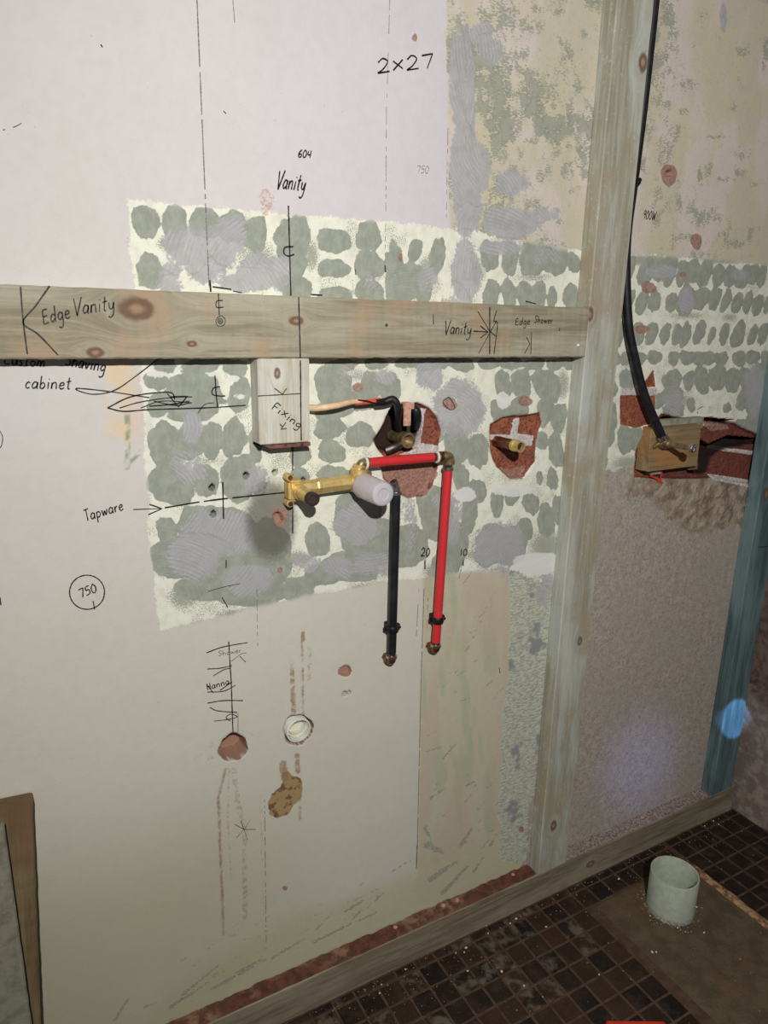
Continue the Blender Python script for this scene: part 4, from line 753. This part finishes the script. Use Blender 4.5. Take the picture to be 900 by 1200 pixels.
def drop(x0, y_px0, x1, y_px1, mat, label, ring_mat, name, clip_px, top_fit):
    p0 = P(x0, y_px0, YR); p1 = P(x1, y_px1, YR+.002); t = thing(name, label, 'water pipe', (p1.x, YW, p1.z), 'red water pipes' if 'red' in name else None)
    bm = bmesh.new(); tube(bm, [p0, (p0+p1)/2, p1], .0082, 24, 6); tp('pipe', bm, mat, t); d = (p1-p0).normalized()
    bm = bmesh.new(); ring(bm, p0-d*.003, d, .0102, .006); tp('crimp_ring', bm, M_steel, t)
    if top_fit: bm = bmesh.new(); cyl(bm, p0-d*.013, p0+d*.004, .0072); elbow(bm, p0-d*.015, d, Vector((-.6, 0, .8)).normalized(), .0064, .009); tp('elbow', bm, M_steel, t)
    bm = bmesh.new(); cyl(bm, p1-d*.002, p1+d*.012, .0074, seg=20); tp('coupling', bm, M_copper, t)
    bm = bmesh.new(); ring(bm, p1+d*.007, d, .0104, .005); tp('crimp_ring', bm, M_steel, t)
    bm = bmesh.new(); e = p1+d*.017; elbow(bm, e, -d, Vector((0, 1, 0)), .0080, .010); cyl(bm, e+Vector((0, .004, 0)), Vector((e.x, YW-.0005, e.z)), .0085, seg=6); tp('wall_elbow', bm, M_copper, t, 'dull copper elbow turning into the wall')
    # saddle clip
    cc = P(clip_px[0], clip_px[1], YR); kk_ = (cc.z-p0.z)/(p1.z-p0.z); cc = p0+(p1-p0)*kk_
    cl = thing('pipe_clip', 'black pipe clip holding the %s pipe near its foot' % ('red' if 'red' in name else 'black'), 'pipe clip', (cc.x, YW, cc.z), 'pipe clips')
    bm = bmesh.new(); add_lathe(bm, cc-d*.006, d, [(0, .0083), (0, .0108), (.001, .0114), (.011, .0114), (.012, .0108), (.012, .0083), (0, .0083)], 28)
    add_box(bm, Vector((cc.x, (cc.y+YW)/2+.004, cc.z)), (.010, YW-cc.y-.009, .012), bev=.001); tp('saddle', bm, M_dark2, cl)
    bm = bmesh.new(); add_box(bm, cc+Vector((.013, .004, 0)), (.009, .007, .013), bev=.002); add_box(bm, cc+Vector((-.012, .005, 0)), (.005, .005, .011), bev=.0015); cyl(bm, cc+Vector((.0145, .001, 0)), cc+Vector((.0145, -.002, 0)), .003); tp('latch', bm, M_dark2, cl)
    return t
M_dark2 = simple('black_clip_plastic', srgb(20, 20, 22), srgb(34, 34, 36), .45)
drop(525, 551, 511, 752, M_red, 'long upright red water pipe running down to a copper elbow', M_steel, 'red_water_pipe', (512, 727), False)
drop(464, 580, 459, 765, M_black, 'long upright black water pipe below the milky tap cap', M_steel, 'black_water_pipe', (460, 737), True)
# stub pipe through the right brick hole
c0 = P(583, 517, 1.040); st = thing('stub_pipe', 'brass and copper stub pipe sticking out of the right brick hole', 'pipe', tuple(c0), 'stub pipes in the brick holes')
tipy = .972; c0.y = 1.048; Lp = 1.048-tipy
bm = bmesh.new(); add_lathe(bm, c0, OUT, [(0, 0), (0, .0098), (Lp-.020, .0098), (Lp-.020, 0)]); tp('copper_sleeve', bm, M_copper, st)
bm = bmesh.new(); q_ = c0+OUT*(Lp-.020); add_lathe(bm, q_, OUT, [(0, 0), (0, .0112), (.007, .0112), (.0072, .0102), (.020, .0102), (.020, .0078), (.004, .0076), (.004, 0)]); tp('threaded_end', bm, M_brass, st)
bm = bmesh.new(); cyl(bm, q_+OUT*.010, q_+OUT*.0125, .0078); tp('bore_plug', bm, M_dark, st)
# stub in the left hole
c0 = P(478, 516, 1.02); c0.y = 1.076; st = thing('stub_pipe', 'dark brass pipe end set back in the left brick hole', 'pipe', tuple(c0), 'stub pipes in the brick holes')
bm = bmesh.new(); add_lathe(bm, c0, OUT, [(0, 0), (0, .010), (.040, .010), (.041, .0135), (.058, .0135), (.058, .0095), (.046, .0093), (.046, 0)], 24); tp('threaded_end', bm, M_brass2, st)
bm = bmesh.new(); tube(bm, [P(452, 528, 1.040), P(462, 524, 1.035), P(472, 519, 1.04)], .0075, 14); tp('side_pipe', bm, metal('grey_lead', srgb(120, 112, 108), srgb(84, 76, 72), .5), st)
# copper-pink strip hanging over the hole
s0_, s1_ = P(473, 474, 1.012), P(482, 499, 1.012); bm = bmesh.new(); add_box(bm, Vector(((s0_.x+s1_.x)/2+.001, 1.015, (s0_.z+s1_.z)/2)), (.0135, .004, s0_.z-s1_.z), bev=.0008); add_box(bm, Vector(((s0_.x+s1_.x)/2+.005, 1.018, s0_.z-.004)), (.021, .004, .010), bev=.0008); add_box(bm, Vector(((s0_.x+s1_.x)/2+.006, 1.026, s0_.z+.000)), (.012, .018, .004), bev=.0008)
tag(obj('fixing_strap', bm, simple('pink_strap', srgb(206, 160, 138), srgb(176, 128, 108), .8, scale=160)), 'pinkish flat strap over the top of the left brick hole', 'strap')
# cable
cb = thing('electrical_cable', 'beige cable with red and black cores running from the pine block into the hole', 'cable', tuple(P(420, 475, YW)))
YC = 1.012
bm = bmesh.new(); tube(bm, [P(356, 478, 1.028), P(375, 478, 1.012), P(395, 475, 1.006), P(412, 471, YC), P(425, 470, YC)], .0058, 14, rf=lambda t: 1-.3*t); tp('sheath', bm, simple('beige_sheath', srgb(226, 200, 166), srgb(206, 172, 130), .5), cb)
bm = bmesh.new(); tube(bm, [P(416, 473, YC), P(428, 472, YC-.002), P(443, 470, YC)], .0030, 10); tube(bm, [P(420, 471, YC), P(432, 469, YC), P(446, 467, YC)], .0018, 8); tp('core', bm, simple('red_core', srgb(206, 92, 66), srgb(188, 70, 52), .5), cb, 'bared red core')
bm = bmesh.new(); tube(bm, [P(419, 469, YC-.002), P(428, 470, YC-.004), P(440, 473, YC-.003)], .0017, 8); tp('core', bm, M_dark2, cb, 'black core')
bm = bmesh.new(); tube(bm, [P(440, 472, YC), P(450, 471, YC), P(460, 468, 1.008), P(465, 473, 1.006), P(467, 483, 1.012), P(466, 496, 1.035), P(468, 508, 1.062)], .0062, 14); tp('sleeve', bm, M_dark2, cb, 'black sleeve bending down into the hole')
bm = bmesh.new(); tube(bm, [P(484, 478, 1.03), P(488, 482, 1.024), P(489, 490, 1.03), P(487, 500, 1.05)], .0075, 12); tp('plug', bm, M_dark2, cb, 'black lump beside the pinkish strap')
# plastic waste pipe in the wall
c0 = P(349.5, 855, YW); wp_ = thing('waste_pipe', 'white plastic waste pipe stub set in the round wall hole', 'waste pipe', (c0.x, YW, c0.z))
wdir = Vector((.02, -1, -.04)).normalized(); c0.y = 1.070
bm = bmesh.new(); add_lathe(bm, c0, wdir, [(0, .0232), (.036, .0232), (.037, .0226), (.037, .0208), (.002, .0205), (0, .0232)], 40); tp('pipe', bm, simple('white_pvc', srgb(232, 230, 222), srgb(214, 212, 200), .35, spec=.5), wp_)
bm = bmesh.new(); add_lathe(bm, c0+Vector((.002, 0, 0)), wdir, [(.022, .0206), (.022, .0180), (.008, .0178), (.008, 0)], 40); tp('inner_socket', bm, simple('cream_pvc', srgb(214, 210, 192)), wp_)
# grey floor pipe
pc = Vector((1.248, .842, .002)); R_ = .0525; bm = bmesh.new(); add_lathe(bm, pc, ZZ, [(0, R_), (.0985, R_), (.1, R_-.0008), (.1, R_-.0032), (.0985, R_-.004), (.02, R_-.0045), (.02, 0)], 64)
n = NT('grey_pvc', .5); z_ = n.n.new('ShaderNodeSeparateXYZ'); n.l.new(n.co, z_.inputs[0]); a = n.noise(70, 5)
c = n.mix(n.step(a, .35, .7), srgb(176, 184, 166), srgb(164, 170, 152)); k = n.math('MULTIPLY', n.step(n.math('ADD', z_.outputs[2], n.math('MULTIPLY', a, .03)), .022, .034, 1, 0), n.step(n.noise(240, 4), .45, .55)); c = n.mix(n.math('MULTIPLY', k, .8), c, srgb(112, 104, 88)); n.col(c)
tag(obj('floor_pipe', bm, n.m, smooth=True), 'grey plastic drain pipe standing up out of the concrete floor patch', 'drain pipe')
# ------------------------------------------------------------------ right bay: mounting block, valve, hose
mb = thing('mounting_block', 'brown timber mounting block under the black hose in the right bay', 'timber block', tuple(P(790, 552, YW)))
yb0, yb1 = 1.012, 1.044
q_ = [P(763, 503, yb0), P(822, 498, yb0), P(817, 546, yb0), P(760, 553, yb0)]; bk_ = [P(775, 493, yb1), P(826, 491, yb1), P(821, 546, yb1), P(747, 548, yb1)]
bk_ = [Vector((q_[0].x+.001, yb1, q_[0].z+.004)), Vector((q_[1].x+.001, yb1, q_[1].z+.004)), Vector((q_[2].x, yb1, q_[2].z)), Vector((q_[3].x-.006, yb1, q_[3].z))]
bm = bmesh.new(); A = [bm.verts.new(v) for v in q_]; B = [bm.verts.new(v) for v in bk_]; bm.faces.new(A); bm.faces.new(B[::-1])
for i in range(4): j = (i+1) % 4; bm.faces.new((A[i], B[i], B[j], A[j]))
bmesh.ops.bevel(bm, geom=list(bm.edges), offset=.0008, segments=1, affect='EDGES')
tp('block', bm, wood('brown_block', srgb(146, 122, 88), srgb(124, 102, 72), srgb(150, 146, 116), [], stain=srgb(166, 116, 66)), mb, smooth=False)
t0_, t1_ = P(776, 493, 1.028), P(825, 492, 1.028); bm = bmesh.new(); add_box(bm, Vector(((t0_.x+t1_.x)/2, yb1-.008, (t0_.z+q_[0].z)/2-.004)), (t1_.x-t0_.x, .016, t0_.z-q_[0].z+.012), bev=.001); tp('backing_strip', bm, simple('green_backing', srgb(150, 154, 134), srgb(126, 124, 104), .8), mb, 'green-grey strip showing above the block', smooth=False)
bm = bmesh.new(); zc = P(770, 558, yb1).z
add_box(bm, Vector((P(765, 556, 1.04).x, 1.040, q_[3].z-.007)), (.030, .020, .013), bev=.001); tp('packer', bm, simple('green_packer', srgb(140, 142, 118), srgb(170, 150, 130), .8), mb, 'greenish packer under the left of the block', smooth=False)
bm = bmesh.new(); add_box(bm, Vector((P(808, 552, 1.04).x, 1.040, q_[3].z-.006)), (.030, .020, .013), bev=.001); tp('packer', bm, simple('brown_packer', srgb(120, 88, 66), srgb(96, 70, 54), .8), mb, 'brown packer under the right of the block', smooth=False)
bm = bmesh.new(); pr_ = P(775, 562, 1.03)
for k in range(5): pass
ribbon(bm, [(762, 557), (768, 560), (776, 564)], 3.5, 1.0285, True); ribbon(bm, [(776, 553), (774, 560), (776, 567)], 3, 1.0284, True); ribbon(bm, [(770, 563), (777, 566)], 3, 1.0283)
tp('paint_mark', bm, simple('red_marker_paint', srgb(214, 60, 50)), mb, 'bright red paint mark under the block', smooth=False)
hs = thing('black_hose', 'thick black water hose hanging behind the stud down to the brown block', 'hose', tuple(P(776, 514, 1.0)))
XB = STX0+sw+.0145; hp = [Vector((XB+.006, 1.019, 2.30)), Vector((XB+.006, 1.019, 1.95)), Vector((XB+.004, 1.019, 1.70)), Vector((XB-.001, 1.019, 1.56)), Vector((XB-.004, 1.018, 1.45)), P(736, 375, 1.016), P(744, 420, 1.012), P(756, 465, 1.006), P(776, 512, 1.000)]
bm = bmesh.new(); tube(bm, hp, .0088, 20, 8); tp('tube', bm, simple('black_hose_rubber', srgb(22, 22, 24), srgb(34, 34, 38), .45, spec=.35), hs)
e = P(776, 512, 1.0); d = (hp[-1]-hp[-2]).normalized(); bm = bmesh.new(); add_lathe(bm, e-d*.004, d, [(0, .008), (0, .0112), (.009, .0112), (.009, .008)], 24); tp('crimp_ring', bm, M_steel, hs)
v0 = e+d*.012; vt = thing('isolation_valve', 'small brass valve spindle on the brown mounting block', 'valve', (v0.x, yb0, v0.z))
bm = bmesh.new(); v1 = Vector((v0.x, yb0-.002, v0.z-.002)); cyl(bm, v0-d*.004, v0+d*.006, .0085); tube(bm, [v0, v0+Vector((.004, .004, -.004)), v1+Vector((.004, 0, -.002))], .0085, 18); cyl(bm, v1+Vector((-.018, .001, -.012)), v1+Vector((-.002, -.004, 0)), .0045); cyl(bm, v1+Vector((.026, .001, .004)), v1+Vector((.004, -.004, .002)), .0040); cyl(bm, v1+Vector((.004, .002, -.002)), v1+Vector((.004, -.012, -.002)), .0125, seg=24); tp('valve_body', bm, M_brass2, vt)
sp0 = v1+Vector((.004, -.010, -.002)); bm = bmesh.new(); add_lathe(bm, sp0, OUT, [(0, 0), (0, .0085), (.012, .0085), (.014, .0058), (.062, .0058), (.062, 0)]); tp('spindle', bm, M_brass2, vt)
bm = bmesh.new(); add_lathe(bm, sp0+OUT*.062, OUT, [(0, 0), (0, .0085), (.001, .0092), (.009, .0092), (.010, .0080), (.010, .005), (.008, .0045), (.008, 0)], 8); tp('end_cap', bm, M_steel, vt, smooth=False)
# hose clip by the stud
c0 = P(746, 213, 1.028); bm = bmesh.new(); add_box(bm, c0+Vector((.004, .004, 0)), (.015, .012, .009), bev=.002); add_box(bm, c0+Vector((.009, .003, .004)), (.008, .010, .008), bev=.002)
o_ = tag(obj('hose_clip', bm, M_dark2), 'small black clip on the wall right of the stud above the 900W note', 'clip')

# ------------------------------------------------------------------ leaning timber and sheet, bottom left
def lean_board(name, c_top_r, dx_bot, y_top, y_bot, wid, dep, mat, label, cat, nseg=50, seed=9):
    """front face right edge runs from c_top_r (x, z) down to the floor at x+dx_bot"""
    xt, zt_ = c_top_r; T = Vector((xt, y_top, zt_)); Bt = Vector((xt+dx_bot, y_bot, 0.0)); ln = (T-Bt); X_ = ln.normalized(); Yn = Vector((0, 1, 0)); Yn = (Yn-X_*Yn.dot(X_)).normalized(); Zn = X_.cross(Yn).normalized()
    bm = board_mesh(ln.length, dep, wid, seed, nseg=nseg); o = obj(name, bm, mat)
    # local z+ -> Zn ; right side must be the edge
    sgn = 1 if Zn.x > 0 else -1
    Mx = Matrix(((X_.x, Yn.x, Zn.x, 0), (X_.y, Yn.y, Zn.y, 0), (X_.z, Yn.z, Zn.z, 0), (0, 0, 0, 1))); o.matrix_world = Matrix.Translation(Bt-Zn*sgn*wid/2) @ Mx
    return tag(o, label, cat)
def lean_dx(px_top, px_bot, yt_, yb_):
    T = P(*px_top, yt_); y = yt_
    for _ in range(8): B = P(*px_bot, y); f = (T.z-B.z)/T.z; y = yt_+(yb_-yt_)*f
    return (B.x-T.x)/f
yt = YW-.035-.002; tR = P(39, 941, yt)
b1 = lean_board('leaning_board', (tR.x, tR.z), lean_dx((39, 941), (48, 1200), yt, YW-.115), yt, YW-.115, .09, .034, wood('brown_board', srgb(118, 100, 70), srgb(96, 80, 54), srgb(130, 114, 84), [(.35, .01, .006)], stain=srgb(112, 84, 58)), 'brown timber board leaning on the wall at the bottom left', 'timber board')
bm = bmesh.new(); 
sR = P(5, 967, YW-.075); n = NT('cement_sheet_grey', .9); a = n.noise(50, 5); c = n.mix(n.step(a, .4, .65), srgb(132, 128, 112), srgb(112, 108, 92)); c = n.mix(n.step(n.noise(260, 3), .58, .68, 0, .5), c, srgb(152, 146, 130)); n.col(c); n.bump(a, .4, .001)
b2 = lean_board('cement_sheet', (sR.x, sR.z), lean_dx((5, 967), (37, 1200), YW-.075, YW-.165), YW-.075, YW-.165, .45, .010, n.m, 'grey cement sheet offcut leaning in front of the brown board', 'cement sheet', seed=12)

# ------------------------------------------------------------------ rubble on the floor
M_chip = simple('pale_chip', srgb(226, 212, 192), srgb(196, 172, 146), .9); M_stone = simple('brick_chip', srgb(196, 148, 120), srgb(164, 116, 92), .9)
CH = [(534, 1117), (546, 1111), (544, 1116), (588, 1139), (570, 1085), (598, 1082), (605, 1077), (618, 1061), (691, 1027), (725, 1031), (640, 1086), (816, 1064), (822, 1065), (762, 1074), (764, 1068), (794, 1088), (803, 1093), (825, 1094), (764, 1117), (769, 1117), (867, 1125), (548, 1138), (702, 1142), (447, 1154), (428, 1160), (445, 1164), (475, 1136), (614, 1155), (636, 1168), (572, 1094), (665, 1030), (842, 966), (852, 950), (836, 962), (826, 968)]
g_chip = 'pale chips scattered on the floor'
for i, (px, py) in enumerate(CH):
    p = PF(px, py, .003); s = .0035 if i in (0, 1, 3, 6, 9, 11, 17, 18) else .0024
    bm = bmesh.new(); add_rock(bm, (0, 0, 0), (s, s*.75, s*.7), i+100); o = obj('rubble_chip', bm, M_chip if i % 4 else M_stone); o.location = (p.x, p.y, .0016 if p.x < TX0 or p.x > TX1 else .0036)
    tag(o, 'small pale chip of plaster lying on the dirty floor', 'rubble chip', g_chip)
bm = bmesh.new(); rr = random.Random(77)
for k in range(520):
    x = rr.uniform(.2, 1.68); y = .998-abs(rr.gauss(0, .05)) if rr.random() < .6 else rr.uniform(.45, .99); s = rr.uniform(.0006, .0018)
    add_rock(bm, (x, min(y, .993), .0012 if not TX0 < x < TX1 else .003), (s, s*.8, s*.7), k)
for k in range(120):
    a = rr.uniform(0, 6.28); d_ = R_+abs(rr.gauss(.003, .010)); s = rr.uniform(.0008, .002); add_rock(bm, (pc.x+math.cos(a)*d_, pc.y+math.sin(a)*d_, .0035), (s, s, s*.7), k+900)
tag(obj('floor_grit', bm, simple('mixed_grit', srgb(176, 148, 118), srgb(110, 86, 66), .9, scale=30)), 'fine grit strewn over the tiles and around the drain pipe', 'grit', kind='stuff')
# two brick crumbs on the plate
for i, (px, py, s) in enumerate([(519, 1056, .007), (535, 1048, .007), (463, 1093, .006), (601, 1023, .005), (753, 950, .006)]):
    p = P(px, py, YW-.012); bm = bmesh.new(); add_rock(bm, (0, 0, 0), (s, s*.8, s*.7), i+300); o = obj('brick_crumb', bm, M_stone); o.location = (p.x, YW-.014, PLZ+.003)
    tag(o, 'orange brick crumb lying in the dust on the bottom plate' if px < 640 else 'pale crumb in the grit on the bottom plate between the studs', 'brick crumb', 'crumbs on the bottom plate')
# red bar just showing at the bottom edge
p0, p1 = PF(710, 1195.5, .02), PF(779, 1196.5, .02); bm = bmesh.new(); dd = (p1-p0); q2 = dd.to_track_quat('X', 'Z'); mid = (p0+p1)/2; nn = Vector((-dd.y, dd.x, 0)).normalized()
if nn.y > 0: nn = -nn
add_box(bm, mid+nn*.0215+Vector((0, 0, -.0095)), (dd.length, .045, .0175), q2, .002)
tag(obj('red_plastic_offcut', bm, simple('red_plastic', srgb(200, 60, 40), srgb(180, 52, 36), .4)), 'red plastic bar at the bottom edge on the tiles', 'offcut')
